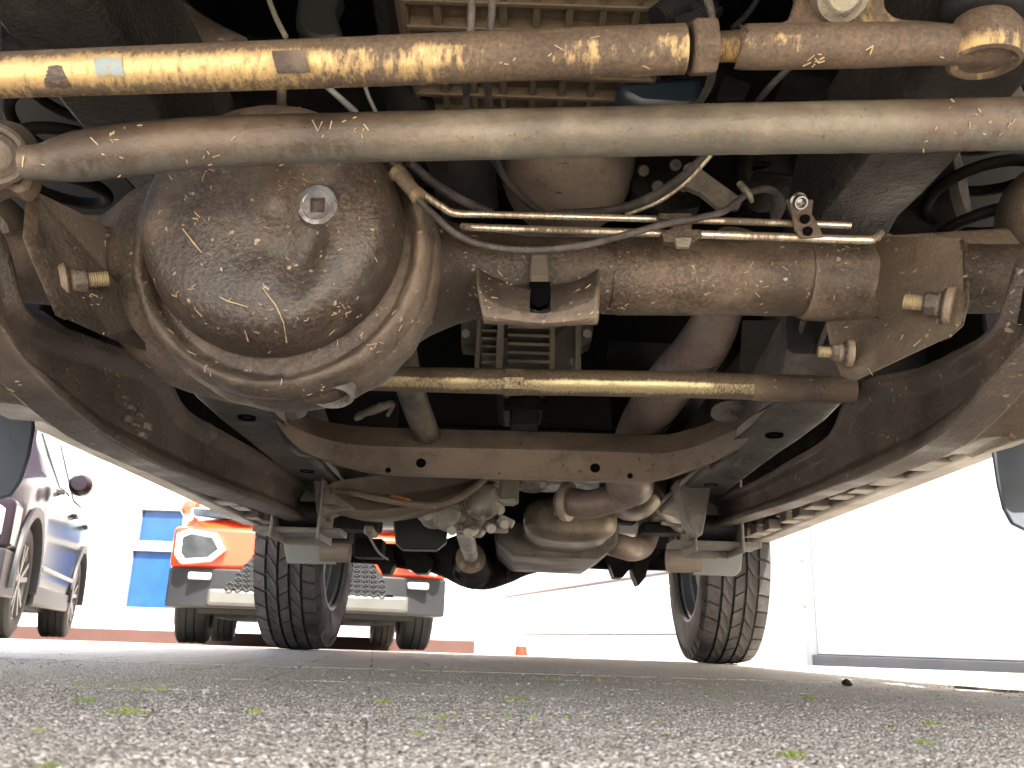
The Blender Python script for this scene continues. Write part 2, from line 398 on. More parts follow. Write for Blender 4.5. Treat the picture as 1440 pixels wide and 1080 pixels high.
def paver_mesh(seed, n):
    random.seed(seed); h = .0998; Vv = []; Ff = []
    off = Vector((seed * 3.1, seed * 7.7, 0))
    for j in range(n + 1):
        for i in range(n + 1):
            x = -h + 2 * h * i / n; y = -h + 2 * h * j / n
            e = min(h - abs(x), h - abs(y))
            q = Vector((x, y, 0)) + off
            d = noise.voronoi(q * 400)[0]
            z = -.0013 * min(d[0] * 1.3, 1) + .0012 * noise.noise(q * 14) + .0008 * noise.noise(q * 600)
            if e < .004: z -= .0011 * (1 - e / .004) ** 2
            Vv.append(Vector((x + .0007 * noise.noise(q * 60), y + .0007 * noise.noise(q * 60 + off), z)))
    for j in range(n):
        for i in range(n):
            a = j * (n + 1) + i; Ff.append((a, a + 1, a + n + 2, a + n + 1))
    ring = [i for i in range(n)] + [j * (n + 1) + n for j in range(n)] + [n * (n + 1) + n - i for i in range(n)] + [(n - j) * (n + 1) for j in range(n)]
    b0 = len(Vv)
    for i in ring: Vv.append(Vector((Vv[i].x, Vv[i].y, -.0110)))
    for k in range(len(ring)):
        k2 = (k + 1) % len(ring); Ff.append((ring[k2], ring[k], b0 + k, b0 + k2))
    me = bpy.data.meshes.new('paver'); me.from_pydata(Vv, [], Ff); me.materials.append(GP)
    for p in me.polygons: p.use_smooth = True
    return me
FINE = [paver_mesh(s, 150) for s in (1, 2, 3)]
COARSE = [paver_mesh(s, 60) for s in (4, 5, 6)]
random.seed(5)
nx = int(round((PX1 - PX0) / .2)); ny = int(round((PY1 - PY0) / .2))
for j in range(ny):
    for i in range(-1, nx):
        offx = .1 if j % 2 else 0
        x = PX0 + .1 + .2 * i + offx; y = PY0 + .1 + .2 * j
        if x < PX0 + .09 or x > PX1 - .09: continue
        me = random.choice(FINE if (j < 3 and abs(x) < .42) else COARSE)
        o = bpy.data.objects.new('paver', me); COL.objects.link(o); o.parent = ground
        wp = pave(x, y, random.uniform(-.0003, .0001))
        o.location = wp - ORG[ground.name]
        o.rotation_euler = (random.uniform(-.0015, .0015), random.uniform(-.0015, .0015), PAVE_ROT + random.choice((0, pi / 2, pi, -pi / 2)) + random.uniform(-.006, .006))

# ------------------------------------------------------------------ buildings behind
WALL = plain('white_render', (.78, .78, .76), .8, bump=.15, bscale=60, var=.04)
PANELM = plain('white_cladding', (.76, .77, .78), .8, var=.03, spec=.2)
SEAM = plain('seam_grey', (.30, .31, .32), .6)
TRIM = plain('grey_trim', (.42, .43, .44), .5)
KERB = plain('red_brown_kerb', (.042, .015, .011), .75, bump=.3)
BLUE = plain('blue_window_film', (.010, .048, .165), .3, coat=.1, var=.15)
GREENG = plain('green_glass', (.13, .22, .18), .3, coat=.1, var=.2)
TEAL = plain('teal_decal', (.25, .58, .62), .4)
PALEF = plain('pale_frame', (.26, .28, .27), .5)

def wall_frame(A, B):
    d = Vector((B[0] - A[0], B[1] - A[1], 0)); return d.length, atan2(d.y, d.x)
# garage: one long wall on the right, local x runs from the far corner towards the camera
GA = (-0.1, 10.4); GB = (2.93, -0.7)
GL, GR = wall_frame(GA, GB)
garage = empty('garage_building', (GA[0], GA[1], -.08), GR, frame=(0, 0, 0))
tag(garage, 'white clad garage building with a wide sectional door beside the vehicle', 'building')
def gx(px_):   # distance along the wall at image column px_ near the ground
    d = ray(px_, 900); k = d.x / d.y
    dx, dy = (GB[0] - GA[0]) / GL, (GB[1] - GA[1]) / GL
    return (k * GA[1] - GA[0]) / (dx - k * dy)
c0, c1, c2 = gx(945), gx(1075), gx(1138)
H = 6.5
bb('wall', -.2, GL, .10, .35, -.3, H, WALL, garage, bevel=.01)    # local -y faces the yard
rows = [(.14, .185), (.192, .60), (.606, 1.02), (1.026, 1.6), (1.606, 2.4)]
bb('plinth', 0, c1, .02, .10, -.1, .21, WALL, garage, bevel=.006)
bb('seam_backing', .01, c1 - .01, .090, .0985, .2, 2.5, SEAM, garage, bevel=0)
xs = [0.0, gx(760), gx(913), c1]
for a, b2 in zip(rows[1:], rows[1:]):
    z0, z1 = a[0] + .03, a[1] + .03
    for k in range(3):
        bb('cladding_panel', xs[k] + .004, xs[k + 1] - .004, .05, .0895, z0, z1 - .022, PANELM, garage, bevel=.004)
bb('pilaster', c1, c2, -.015, .10, -.1, H, WALL, garage, bevel=.008)
bb('door_jamb', c2 + .001, c2 + .03, -.022, .10, .02, 2.6, TRIM, garage, bevel=.004)
door = bb('garage_door', c2 + .036, GL - .5, .02, .085, .12, 2.6, PANELM, garage, bevel=.004)
bb('door_seal', c2 + .03, GL - .5, -.01, .09, .035, .117, plain('door_seal_rubber', (.10, .11, .12), .5), garage, bevel=.004)
for k in range(7):
    z = .35 + k * .22
    V, Fc = lathe_vf([(.0, 0), (.013, 0), (.013, .012), (.006, .02), (0, .02)], (c2 + .02, -.022, z), (0, -1, 0), 10)
    mk('hinge_bolt', V, Fc, SEAM, garage)
# showroom: white facade across the far end
sh = empty('showroom_building', (-6, 10.6, -.09), 0, frame=(0, 0, 0))
tag(sh, 'white showroom facade with blue filmed windows behind the parked cars', 'building')
YF = 10.6
def lx(px_, D=YF): d = ray(px_, 850); return d.x / d.y * D + 6
def lz(x, y, D=YF): return P(x, y, D).z + .09
def opening(name, pts, mat, depth=.06, frame=True):
    (xa, ya), (xb, yb) = pts
    x0, x1 = P(xa, ya, YF).x + 6, P(xb, yb, YF).x + 6; z1, z0 = lz(xa, ya), lz(xb, yb)
    fr = join(box_vf(((x0 + x1) / 2, -.03, z1 + .03), x1 - x0 + .12, .1, .06), box_vf(((x0 + x1) / 2, -.03, z0 - .03), x1 - x0 + .12, .1, .06),
              box_vf((x0 - .03, -.03, (z0 + z1) / 2), .06, .098, z1 - z0), box_vf((x1 + .03, -.03, (z0 + z1) / 2), .06, .098, z1 - z0))
    f = mk(name, *fr, PALEF, sh, bevel=.004)
    bb('pane', x0, x1, -.02, .0, z0, z1, mat, f, bevel=0)
    return f
bb('wall', -7, 6.6, 0, .3, -.2, 5.0, WALL, sh, bevel=.01)
opening('window', ((203, 718), (256, 763)), BLUE)
opening('door', ((190, 775), (246, 856)), BLUE)
gw = opening('window', ((62, 560), (136, 712)), GREENG)
xm_ = P(121, 640, YF).x + 6; bb('mullion', xm_ - .03, xm_ + .03, -.06, -.021, lz(62, 560) - 1.25, lz(62, 560), PALEF, gw)
xa, za = P(178, 722, YF).x + 6, lz(178, 722)
mk('decal', *join(box_vf((xa, -.006, za), .13, .012, .22, (Vector((.8, 0, .6)), Vector((0, 1, 0)), Vector((-.6, 0, .8)))),
                  box_vf((xa + .1, -.005, za - .12), .16, .01, .10, (Vector((.7, 0, -.7)), Vector((0, 1, 0)), Vector((.7, 0, .7))))), TEAL, sh, label='teal mark on the white facade')
xa, za = P(163, 815, YF).x + 6, lz(163, 815)
bb('notice_board', xa - .08, xa + .14, -.03, 0, za - .2, za + .2, plain('pale_green_board', (.45, .52, .44), .5), sh)
kb = mk('kerb', *join(box_vf((-4.6, 9.55, ground_z(9.5) + .055), 8.6, .22, .15)), KERB, None, bevel=.012)
tag(kb, kind='structure', label='red brown kerb along the foot of the white showroom')

# small marker post by the garage wall
mp0 = P(733, 911, 7.1); mp0.z = ground_z(7.1)
post = empty('marker_post', mp0, 0)
tag(post, 'small white marker post with a red base by the garage wall', 'post')
s_ = pm(mp0)
ORANGE = plain('orange_red_plastic', (.34, .025, .012), .6, spec=.2); WHITEP = plain('white_plastic', (.8, .8, .8), .4)
lathe('base', [(0, 0), (8.5 * s_, 0), (8.5 * s_, 3 * s_), (7 * s_, 13 * s_), (0, 13 * s_)], mp0, (0, 0, 1), ORANGE, post, seg=16)
lathe('stem', [(0, 0), (6.5 * s_, 0), (6.5 * s_, 8 * s_), (3 * s_, 15 * s_), (2.2 * s_, 24 * s_), (3.4 * s_, 27 * s_), (1 * s_, 33 * s_), (0, 33 * s_)], mp0 + Vector((0, 0, 13 * s_)), (0, 0, 1), WHITEP, post, seg=16)

# ------------------------------------------------------------------ parked cars
CLAD = plain('black_cladding', (.010, .011, .0125), .5, bump=.1, spec=.3)
CARTYRE = plain('car_tyre', (.016, .016, .0165), .75, bump=.2, spec=.3)
SILVER = plain('silver_trim', (.085, .085, .08), .4, .4)
LAMPG = plain('lamp_glass', (.30, .32, .34), .1, .3, coat=.5, var=.3)
GLASS = plain('dark_car_glass', (.02, .028, .03), .12, spec=.3)
LAMPD = plain('lamp_interior', (.018, .021, .023), .35, 0, coat=.0, var=.7, spec=.3)
RED = plain('red_car_paint', (.46, .036, .008), .3, coat=.5, var=.02)
GREY = plain('plum_grey_car_paint', (.016, .0125, .0165), .15, .0, coat=.0, var=.02, spec=.5)
GREY.node_tree.nodes['Principled BSDF'].inputs['IOR'].default_value = 1.08
PLATEW = plain('number_plate', (.75, .76, .74), .4)

def car_body_secs(L, Wd, Hh):
    """front at y=0, runs towards +y; rings of (x,z) from sill over roof to sill"""
    st = [(0.05, .50, .68, .72, .80), (0.16, .46, .77, .80, .92), (0.5, .30, .86, .90, 1.0), (.95, .22, .93, .98, 1.0), (1.25, .22, .97, 1.04, 1.0),
          (1.75, .22, .98, 1.42, 1.0), (2.1, .22, 1.0, Hh - .03, 1.0), (2.7, .22, 1.0, Hh, 1.0), (3.4, .22, 1.02, Hh - .04, 1.0), (3.85, .24, 1.02, 1.38, .98), (L - .08, .30, .98, 1.05, .94), (L, .38, .85, .9, .86)]
    secs = []
    for y, zb, zbelt, zt, ws in st:
        wb = Wd / 2 * ws; cab = max(0, min(1, (zt - zbelt) / .3)); wt = wb * (1 - .22 * cab)
        half = [(wb * .93, zb), (wb * .985, zb + .10), (wb, zb + (zbelt - zb) * .55), (wb * .985, zbelt - .03), (wb * .95, zbelt),
                (wt * .97 + (wb - wt) * .25, zbelt + (zt - zbelt) * .55), (wt * .92, zt - .03), (wt * .75, zt - .004), (0, zt)]
        pts = [(x, y, z) for x, z in half] + [(-x, y, z) for x, z in half[-2::-1]]
        secs.append(pts)
    return secs
def dens(secs, n=5):
    flat = [[c for p in s for c in p] for s in secs]
    return [[tuple(f[i:i + 3]) for i in range(0, len(f), 3)] for f in cr(flat, n)]
def car_wheel(par, cx, cy, R, Wt, side, spokes=True, rimmat=SILVER):
    wh = empty('wheel', (cx, cy, R), 0, par)
    o = Vector((cx, cy, R)); ax = Vector((side, 0, 0))
    prof = [(R * .66, -Wt / 2 * .9), (R * .72, -Wt / 2), (R * .9, -Wt / 2), (R * .975, -Wt / 2 * .86), (R, -Wt / 2 * .6)]
    for g in (-.36, -.12, .12, .36):
        prof += [(R, Wt * (g - .03)), (R - .009, Wt * (g - .022)), (R - .009, Wt * (g + .022)), (R, Wt * (g + .03))]
    prof += [(R, Wt / 2 * .6), (R * .975, Wt / 2 * .86), (R * .9, Wt / 2), (R * .72, Wt / 2), (R * .66, Wt / 2 * .9)]
    V, Fc = lathe_vf(prof + [prof[0]], o, ax, 40, False); mk('tyre', V, Fc, CARTYRE, wh)
    vf = [lathe_vf([(R * .68, -Wt * .42), (R * .68, Wt * .42), (R * .63, Wt * .45), (R * .61, Wt * .36), (R * .6, -Wt * .42)], o, ax, 40, False)]
    a, u, s = frame_of(ax)
    for k in range(5):
        for da in (-.13, .13):
            t0 = 2 * pi * k / 5 + da * .6; t1 = 2 * pi * k / 5 + da * 1.7
            p0 = o + a * Wt * .40 + (u * cos(t0) + s * sin(t0)) * R * .14; p1 = o + a * Wt * .44 + (u * cos(t1) + s * sin(t1)) * R * .64
            ex = (p1 - p0).normalized(); ey = a.cross(ex).normalized()
            vf.append(box_vf((p0 + p1) / 2, (p1 - p0).length, R * .085, .02, (ex, ey, ex.cross(ey))))
    vf.append(lathe_vf([(0, Wt * .30), (R * .17, Wt * .30), (R * .17, Wt * .42), (R * .1, Wt * .45), (0, Wt * .45)], o, ax, 20))
    mk('rim', *join(*vf), rimmat, wh)
    lathe('brake_disc', [(0, -.01), (R * .5, -.01), (R * .5, .01), (0, .01)], o, ax, PLASTIC, wh, seg=24)
    return wh

def parked_car(name, label, loc, rz, paint, front):
    L, Wd, Hh = 4.12, 1.78, 1.58
    c = empty(name, loc, rz, frame=(0, 0, 0)); tag(c, label, 'car', None)
    secs = dens(car_body_secs(L, Wd, Hh), 5)
    V, Fc = loft(secs, True, True)
    # lift the lower edge over the wheels for arches
    V2 = []
    for v in V:
        v = Vector(v)
        for wy in (.78, 3.34):
            d = abs(v.y - wy)
            if d < .40 and abs(v.x) > Wd * .36:
                top = sqrt(.40 ** 2 - d * d) + .30
                if v.z < top: v.z = top
        V2.append(v)
    mk('body', V2, Fc, paint, c, smooth=50)
    # glasshouse panels just proud of the body
    def sidepanel(ys, f0, f1, mat, nm, off=.006):
        pts_ = []
        for sgn in (1, -1):
            rows_ = []
            for s in secs:
                y = s[0][1]
                if ys[0] <= y <= ys[1]:
                    a = Vector(s[4]); b_ = Vector(s[6])
                    lo_ = a.lerp(b_, f0); hi = a.lerp(b_, f1)
                    rows_.append([Vector((sgn * (lo_.x + off), y, lo_.z)), Vector((sgn * (hi.x + off), y, hi.z)), Vector((sgn * (hi.x - .03), y, hi.z)), Vector((sgn * (lo_.x - .03), y, lo_.z))])
            mk(nm, *loft(rows_), mat, c)
    sidepanel((1.85, 2.55), .1, .9, GLASS, 'side_window'); sidepanel((2.65, 3.35), .1, .9, GLASS, 'side_window')
    bb('windscreen', -.62, .62, 1.42, 1.44, 1.02, 1.03, GLASS, c, bevel=0) if False else None
    V = [Vector(p) for p in ((-.66, 1.30, 1.075), (.66, 1.30, 1.075), (.56, 1.98, 1.545), (-.56, 1.98, 1.545))]
    V += [v + Vector((0, .03, -.04)) for v in V]
    mk('windscreen', V, [(0, 1, 2, 3), (7, 6, 5, 4), (0, 4, 5, 1), (1, 5, 6, 2), (2, 6, 7, 3), (3, 7, 4, 0)], GLASS, c)
    for sx in (1, -1):
        V, Fc = lathe_vf([(0, -.09), (.05, -.085), (.075, -.03), (.08, .03), (.06, .08), (0, .09)], (sx * (Wd / 2 + .10), 1.62, 1.03), (0, 1, 0), 16)
        V = [Vector((v.x, v.y, 1.03 + (v.z - 1.03) * 1.0)) for v in V]
        mi = mk('wing_mirror', V, Fc, paint, c)
        bb('mirror_arm', sx * (Wd / 2 - .06) - .07, sx * (Wd / 2 - .06) + .07, 1.60, 1.66, .955, .985, CLAD, mi)
        # sill cladding and wheel arch lips
        bb('sill', sx * Wd * .478 - .03, sx * Wd * .478 + .03, 1.22, 2.92, .20, .33, CLAD, c, bevel=.015)
        bb('door_trim', sx * Wd * .497 - .012, sx * Wd * .497 + .012, 1.3, 2.85, .42, .45, SILVER, c, bevel=.005)
        for yh in (2.42, 3.18):
            bb('door_handle', sx * Wd * .5 - .016, sx * Wd * .5 + .02, yh - .09, yh + .09, .885, .91, paint, c, bevel=.008)
        for wy in (.78, 3.34):
            ring = []
            for k in range(21):
                a = pi * k / 20 * 1.06 - .03 * pi; ca, sa = cos(a), sin(a)
                ring.append([Vector((sx * (Wd / 2 - .10), wy + ca * .385, .31 + sa * .385)), Vector((sx * (Wd / 2 + .012), wy + ca * .385, .31 + sa * .385)),
                             Vector((sx * (Wd / 2 + .012), wy + ca * .445, .31 + sa * .445)), Vector((sx * (Wd / 2 - .10), wy + ca * .445, .31 + sa * .445))])
            mk('wheel_arch', *loft(ring), CLAD, c)
            car_wheel(c, sx * (Wd / 2 - .13), wy, .325, .215, sx)
        # lamps
        pts = [(.50, .57), (.58, .50), (.76, .48), (.80, .53), (.80, .66), (.73, .69), (.56, .67)]
        def lampplate(sc, y0, y1, mat, nm, par, z0=.59):
            cx_, cz_ = .66, .585
            dxl = .045
            a = [Vector((sx * (cx_ + dxl + (px - cx_) * sc), y0 + .16 * max(0, (px - .5)) ** 1.5, cz_ + (pz - cz_) * sc)) for px, pz in pts]
            b_ = [p + Vector((0, y1 - y0, 0)) for p in a]
            n = len(a)
            return mk(nm, a + b_, [tuple(range(n)), tuple(range(2 * n - 1, n - 1, -1))] + [(i, (i + 1) % n, n + (i + 1) % n, n + i) for i in range(n)], mat, par, bevel=.006)
        lp = lampplate(1.0, -.055, .12, WHITEP, 'headlight', c)
        lampplate(.74, -.062, .05, LAMPD, 'lamp_lens', lp)
        hl = [Vector((sx * .40, -.02, .76)), Vector((sx * .78, .12, .80)), Vector((sx * .80, .20, .85)), Vector((sx * .46, .04, .83))]
        V = hl + [v + Vector((0, .08, 0)) for v in hl]
        mk('day_lamp', V, [(0, 1, 2, 3), (7, 6, 5, 4), (0, 4, 5, 1), (1, 5, 6, 2), (2, 6, 7, 3), (3, 7, 4, 0)], LAMPD, c)
    # bumper: black band, honeycomb grille, silver guard
    def bow(z0, z1, half, y0, th, mat, nm, ex=.16, par=c, bev=.012):
        sec_ = []
        for k in range(13):
            x = -half + 2 * half * k / 12; y = y0 + ex * (abs(x) / .9) ** 3
            sec_.append([Vector((x, y, z0)), Vector((x, y, z1)), Vector((x, y + th, z1)), Vector((x, y + th, z0))])
        return mk(nm, *loft(sec_), mat, par, bevel=bev)
    bow(.22, .46, .88, -.045, .45, CLAD, 'lower_bumper')
    bow(.455, .72, .885, -.03, .25, paint, 'bumper_skin', bev=.03)
    gp = [(-.52, .34), (.52, .34), (.36, .56), (.30, .62), (-.30, .62), (-.36, .56)]
    a = [Vector((x, -.075, z)) for x, z in gp]; b_ = [v + Vector((0, .06, 0)) for v in a]; n = len(a)
    gr = mk('grille', a + b_, [tuple(range(n)), tuple(range(2 * n - 1, n - 1, -1))] + [(i, (i + 1) % n, n + (i + 1) % n, n + i) for i in range(n)], CLAD, c)
    vf = []
    for r_ in range(9):
        z = .352 + .030 * r_; hw = .50 - (z - .34) * .75
        k = 0; x = -hw + (.026 if r_ % 2 else .0)
        while x < hw:
            vf.append(lathe_vf([(.027, 0), (.024, .012), (.020, .002)], (x, -.075, z), (0, -1, 0), 6, False)); x += .052
    mk('honeycomb', *join(*vf), plain('honeycomb_grey', (.06, .062, .065), .4) if 'honeycomb_grey' not in bpy.data.materials else bpy.data.materials['honeycomb_grey'], gr, kind='stuff')
    bow(.235, .335, .62, -.085, .06, SILVER, 'skid_guard', ex=.10, bev=.02)
    bb('number_plate', -.26, .26, -.095, -.080, .57, .68, PLATEW, c, bevel=.003)
    for sx in (1, -1):
        bb('fog_light', sx * .68 - .07, sx * .68 + .07, -.03, .06, .385, .43, LAMPG, c, bevel=.012)
    bb('underbody', -.7, .7, .3, 3.9, .19, .27, PLASTIC, c)
    return c
rc = P(437, 905, 5.85); 
parked_car('red_car', 'orange red compact car facing the camera behind the left rear wheel', (rc.x - .02, 5.8, ground_z(6.5) + .012), radians(12.5), RED, True)
gc = P(-45, 880, 5.4)
parked_car('grey_car', 'plum grey car seen along its flank left of the red car', (-3.38, 4.28, ground_z(5.6)), radians(18.7), GREY, False)

# ------------------------------------------------------------------ THE VEHICLE
veh = empty('off_road_vehicle', (0, 1.9, 0), 0, frame=(0, 1.9, 0))
tag(veh, 'muddy off-road vehicle seen from underneath, its front axle filling the view', 'vehicle')

# --- body shell (mostly out of sight; shades the underside) ---
def shell():
    return join(
        box_vf((0, 2.45, .62), 1.50, 2.5, .03),                 # floor
        box_vf((-.765, 1.95, .66), .03, 1.42, .54), box_vf((.765, 1.95, .66), .03, 1.42, .54),
        box_vf((0, 3.62, .72), 1.56, .05, .5),
        box_vf((-.77, 3.45, .9), .03, .45, .6), box_vf((.77, 3.45, .9), .03, .45, .6),
        box_vf((0, 2.47, 1.34), 1.40, 2.3, .80),                # cabin
        box_vf((0, .45, 1.02), 1.46, 1.2, .05),                 # bonnet
        box_vf((-.76, .45, .93), .06, 1.2, .20), box_vf((.76, .45, .93), .06, 1.2, .20),
        box_vf((0, -.14, .78), 1.46, .04, .46))
mk('body', *shell(), BODY, veh, bevel=.01)
bb('front_bumper', -.80, .80, -.24, -.12, .56, .74, CLAD, veh, bevel=.03)
bb('rear_bumper', -.78, .78, 3.70, 3.80, .50, .68, CLAD, veh, bevel=.03)
for sx in (-1, 1):
    bb('inner_wing', sx * .50 - .01, sx * .50 + .01, -.1, 1.2, .60, 1.0, DARKM, veh)
    # wheel-arch liners
    ring = []
    for k in range(17):
        a = pi * k / 16
        ring.append([Vector((sx * .52, .80 + cos(a) * .42, .40 + sin(a) * .42)), Vector((sx * .80, .80 + cos(a) * .42, .40 + sin(a) * .42)),
                     Vector((sx * .80, .80 + cos(a) * .43, .40 + sin(a) * .43)), Vector((sx * .52, .80 + cos(a) * .43, .40 + sin(a) * .43))])
    mk('wheel_arch_liner', *loft(ring), PLASTIC, veh)
    ring = []
    for k in range(17):
        a = pi * k / 16
        ring.append([Vector((sx * .52, 3.05 + cos(a) * .42, .40 + sin(a) * .42)), Vector((sx * .80, 3.05 + cos(a) * .42, .40 + sin(a) * .42)),
                     Vector((sx * .80, 3.05 + cos(a) * .43, .40 + sin(a) * .43)), Vector((sx * .52, 3.05 + cos(a) * .43, .40 + sin(a) * .43))])
    mk('wheel_arch_liner', *loft(ring), PLASTIC, veh)
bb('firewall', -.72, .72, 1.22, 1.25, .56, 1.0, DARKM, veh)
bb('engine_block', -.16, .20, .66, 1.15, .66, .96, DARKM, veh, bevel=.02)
bb('bay_black_sheet', -.74, .74, -.1, 1.25, .965, .985, VOID, veh, bevel=0)  # black sheet added under the bonnet to shut out the sky

# --- sills with clip lumps along the seam ---
for sx in (-1, 1):
    y0, y1 = 1.16, 2.66
    z0 = .356
    sec = []
    for y in (y0, y0 + .02, y1 - .02, y1):
        sec.append([Vector((sx * a, y, z)) for a, z in ((.722, z0 + .05), (.724, z0 + .004), (.735, z0 - .004), (.785, z0 - .001), (.797, z0 + .012), (.803, z0 + .05), (.798, z0 + .13), (.722, z0 + .13))])
    sill = mk('sill', *loft(sec), SILL, veh, bevel=.004)
    random.seed(3 + sx)
    for k in range(12):
        y = y0 + .10 + k * .122 + random.uniform(-.03, .03)
        b1 = box_vf((sx * (.712 - random.uniform(0, .012)), y, z0 + .012 + random.uniform(-.004, .006)), .03 + random.uniform(0, .025), random.uniform(.03, .075) + random.uniform(-.01, .02), .028)
        b2_ = box_vf((sx * .692, y + .035, z0 + .026), .022, .03, .022)
        mk('sill_clip', *join(b1, b2_), SILL, sill, bevel=.003)
    bb('sill_flange', sx * .60 - .003, sx * .60 + .003, y0 - .1, y1, z0 + .07, z0 + .14, DARKM, sill, bevel=.001)
    bb('floor_edge', sx * .56 - .11, sx * .56 + .11, 1.22, 2.7, .475, .49, DARKM, veh, bevel=.002)

# --- frame rails ---
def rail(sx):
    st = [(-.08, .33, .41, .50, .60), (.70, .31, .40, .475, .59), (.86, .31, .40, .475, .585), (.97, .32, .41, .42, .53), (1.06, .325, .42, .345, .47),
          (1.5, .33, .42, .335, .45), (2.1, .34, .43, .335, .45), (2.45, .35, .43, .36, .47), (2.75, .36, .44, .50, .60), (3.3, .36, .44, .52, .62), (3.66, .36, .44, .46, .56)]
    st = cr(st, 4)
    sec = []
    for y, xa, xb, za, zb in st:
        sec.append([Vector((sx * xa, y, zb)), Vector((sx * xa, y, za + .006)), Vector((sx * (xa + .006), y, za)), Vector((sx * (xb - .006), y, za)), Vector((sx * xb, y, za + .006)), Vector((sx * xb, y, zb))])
    o = mk('frame_rail', *loft(sec), [RAILM, SHADEBLK], veh, bevel=.002, rough=(.0012, 26))
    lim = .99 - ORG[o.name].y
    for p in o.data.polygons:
        if p.center.y < lim: p.material_index = 1  # front faces take the darker copy; side light is painted by material
    return o
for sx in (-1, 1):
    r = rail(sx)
    # seam flange and a drain hole rim on each rail
    sec = []
    for y in [1.02 + .06 * k for k in range(18)]:
        wv = .004 * sin(y * 31) + .003 * sin(y * 77)
        sec.append([Vector((sx * (.322 + wv), y, .333 + wv)), Vector((sx * .327, y, .336)), Vector((sx * .327, y, .341)), Vector((sx * (.320 + wv), y, .338))])
    mk('seam_flange', *loft(sec), RAILM, r)
    for y in (1.22, 1.62):
        lathe('drain_hole', [(.0, -.004), (.010, -.004), (.0105, .0015), (.0125, .0015), (.013, -.004)], (sx * .372, y, .3335), (0, 0, -1), [VOID], r, seg=14)

# --- front axle ---
AX = P(720, 390, .80)
prof = [(-160, 372, 48), (-60, 374, 50), (60, 376, 52), (120, 377, 58), (165, 378, 84), (205, 384, 124), (255, 390, 155), (320, 394, 171), (395, 396, 175), (465, 392, 166), (525, 388, 143),
        (572, 386, 112), (612, 386, 84), (655, 386, 66), (710, 387, 56), (780, 387, 53), (860, 388, 53), (1000, 389, 53), (1150, 390, 54), (1245, 391, 55), (1310, 391, 50), (1600, 394, 48)]
prof = cr(prof, 5); sec = []
for x, y, r in prof:
    c = P(x, y, .80); R_ = r * pm(c)
    # flatten the casting a little front to back where the bowl is deep
    fy = 1.0 if r < 70 else 1.0 - .22 * min((r - 70) / 100, 1)
    sec.append([c + Vector((0, fy * R_ * cos(2 * pi * k / 56), R_ * sin(2 * pi * k / 56))) for k in range(56)])
axle = mk('axle_housing', *loft(sec), BROWN, veh, rough=(.0016, 34), smooth=60)
# tan rubbed sleeve of the long tube
sec = []
for k in range(26):
    x = 858 + (1236 - 858) * k / 25; c = P(x, 388.5 + .004 * (x - 860), .80); R_ = (54.6 - (1.4 if k in (0, 25) else 0)) * pm(c)
    sec.append([c + Vector((0, R_ * cos(2 * pi * j / 48), R_ * sin(2 * pi * j / 48))) for j in range(48)])
mk('axle_tube', *loft(sec), TUBEG, axle, rough=(.0006, 60), smooth=60)
# end collar with weld
c = P(1150, 391, .80)
lathe('tube_collar', [(57.5 * pm(c), 0), (60 * pm(c), .006), (60 * pm(c), .045), (62 * pm(c), .055), (58 * pm(c), .066)], P(1128, 391, .80), (1, 0, -.01), BROWN, axle, seg=48, rough=(.0014, 70), smooth=60)

# differential cover: bolted dome facing forwards
CA = Vector((-.03, -1, -.06)).normalized()
CC = P(384, 322, .695); ps = pm(CC); CR = 176 * ps
bowl = [(.80, -.012), (1.0, -.016), (1.05, -.014), (1.085, -.006), (1.13, -.001), (1.18, -.004), (1.215, -.014), (1.222, -.024), (1.214, -.031), (1.232, -.036), (1.25, -.048), (1.245, -.066), (1.19, -.090), (1.06, -.115), (.6, -.145)]
lathe('housing_bowl', [(r * CR, h) for r, h in cr(bowl, 4)], CC + Vector((.005, .002, -.0125)), CA, BROWN, axle, seg=110, caps=False, rough=(.0020, 46), smooth=70)
a_, u_, s_v = frame_of(CA)
prof = [(1.035, -.010), (1.03, .002), (1.015, .011), (.995, .021), (.965, .032), (.92, .041), (.86, .047), (.78, .051), (.66, .055), (.52, .058), (.36, .060), (.20, .061), (.07, .0612)]
prof = cr(prof, 3)
secs = []
for r, h in prof:
    ring = []
    for k in range(96):
        th = 2 * pi * k / 96; p = CC + (u_ * cos(th) + s_v * sin(th)) * r * CR
        lx_, lz_ = (p - CC).x / CR, (p - CC).z / CR
        inner = max(0, 1 - r ** 6)
        d = 0
        # a long shallow valley right of the middle and a soft knuckle beside it
        d -= .021 * math.exp(-((lx_ - .40 - .16 * lz_) / .15) ** 2) * math.exp(-((lz_ + .22) / .55) ** 2)
        d += .009 * math.exp(-((lx_ - .14) / .18) ** 2 - ((lz_ - .02) / .22) ** 2)
        d -= .008 * math.exp(-((lx_ - .08) / .16) ** 2 - ((lz_ + .28) / .2) ** 2)
        d += .004 * noise.noise(Vector((lx_ * 2.2, lz_ * 2.2, 3)))
        ring.append(p + CA * ((h - .004) * .84 + d * inner))
    secs.append(ring)
cover = mk('differential_cover', *loft(secs, True, False), COVER, axle, rough=(.0006, 60), smooth=70)
i0 = len(cover.data.vertices) - 96
# close the dome's tip
_m = cover.data
import bmesh
bm = bmesh.new(); bm.from_mesh(_m); bmesh.ops.holes_fill(bm, edges=[e for e in bm.edges if e.is_boundary and all(v.index >= i0 for v in e.verts)], sides=200)
bm.to_mesh(_m); bm.free()
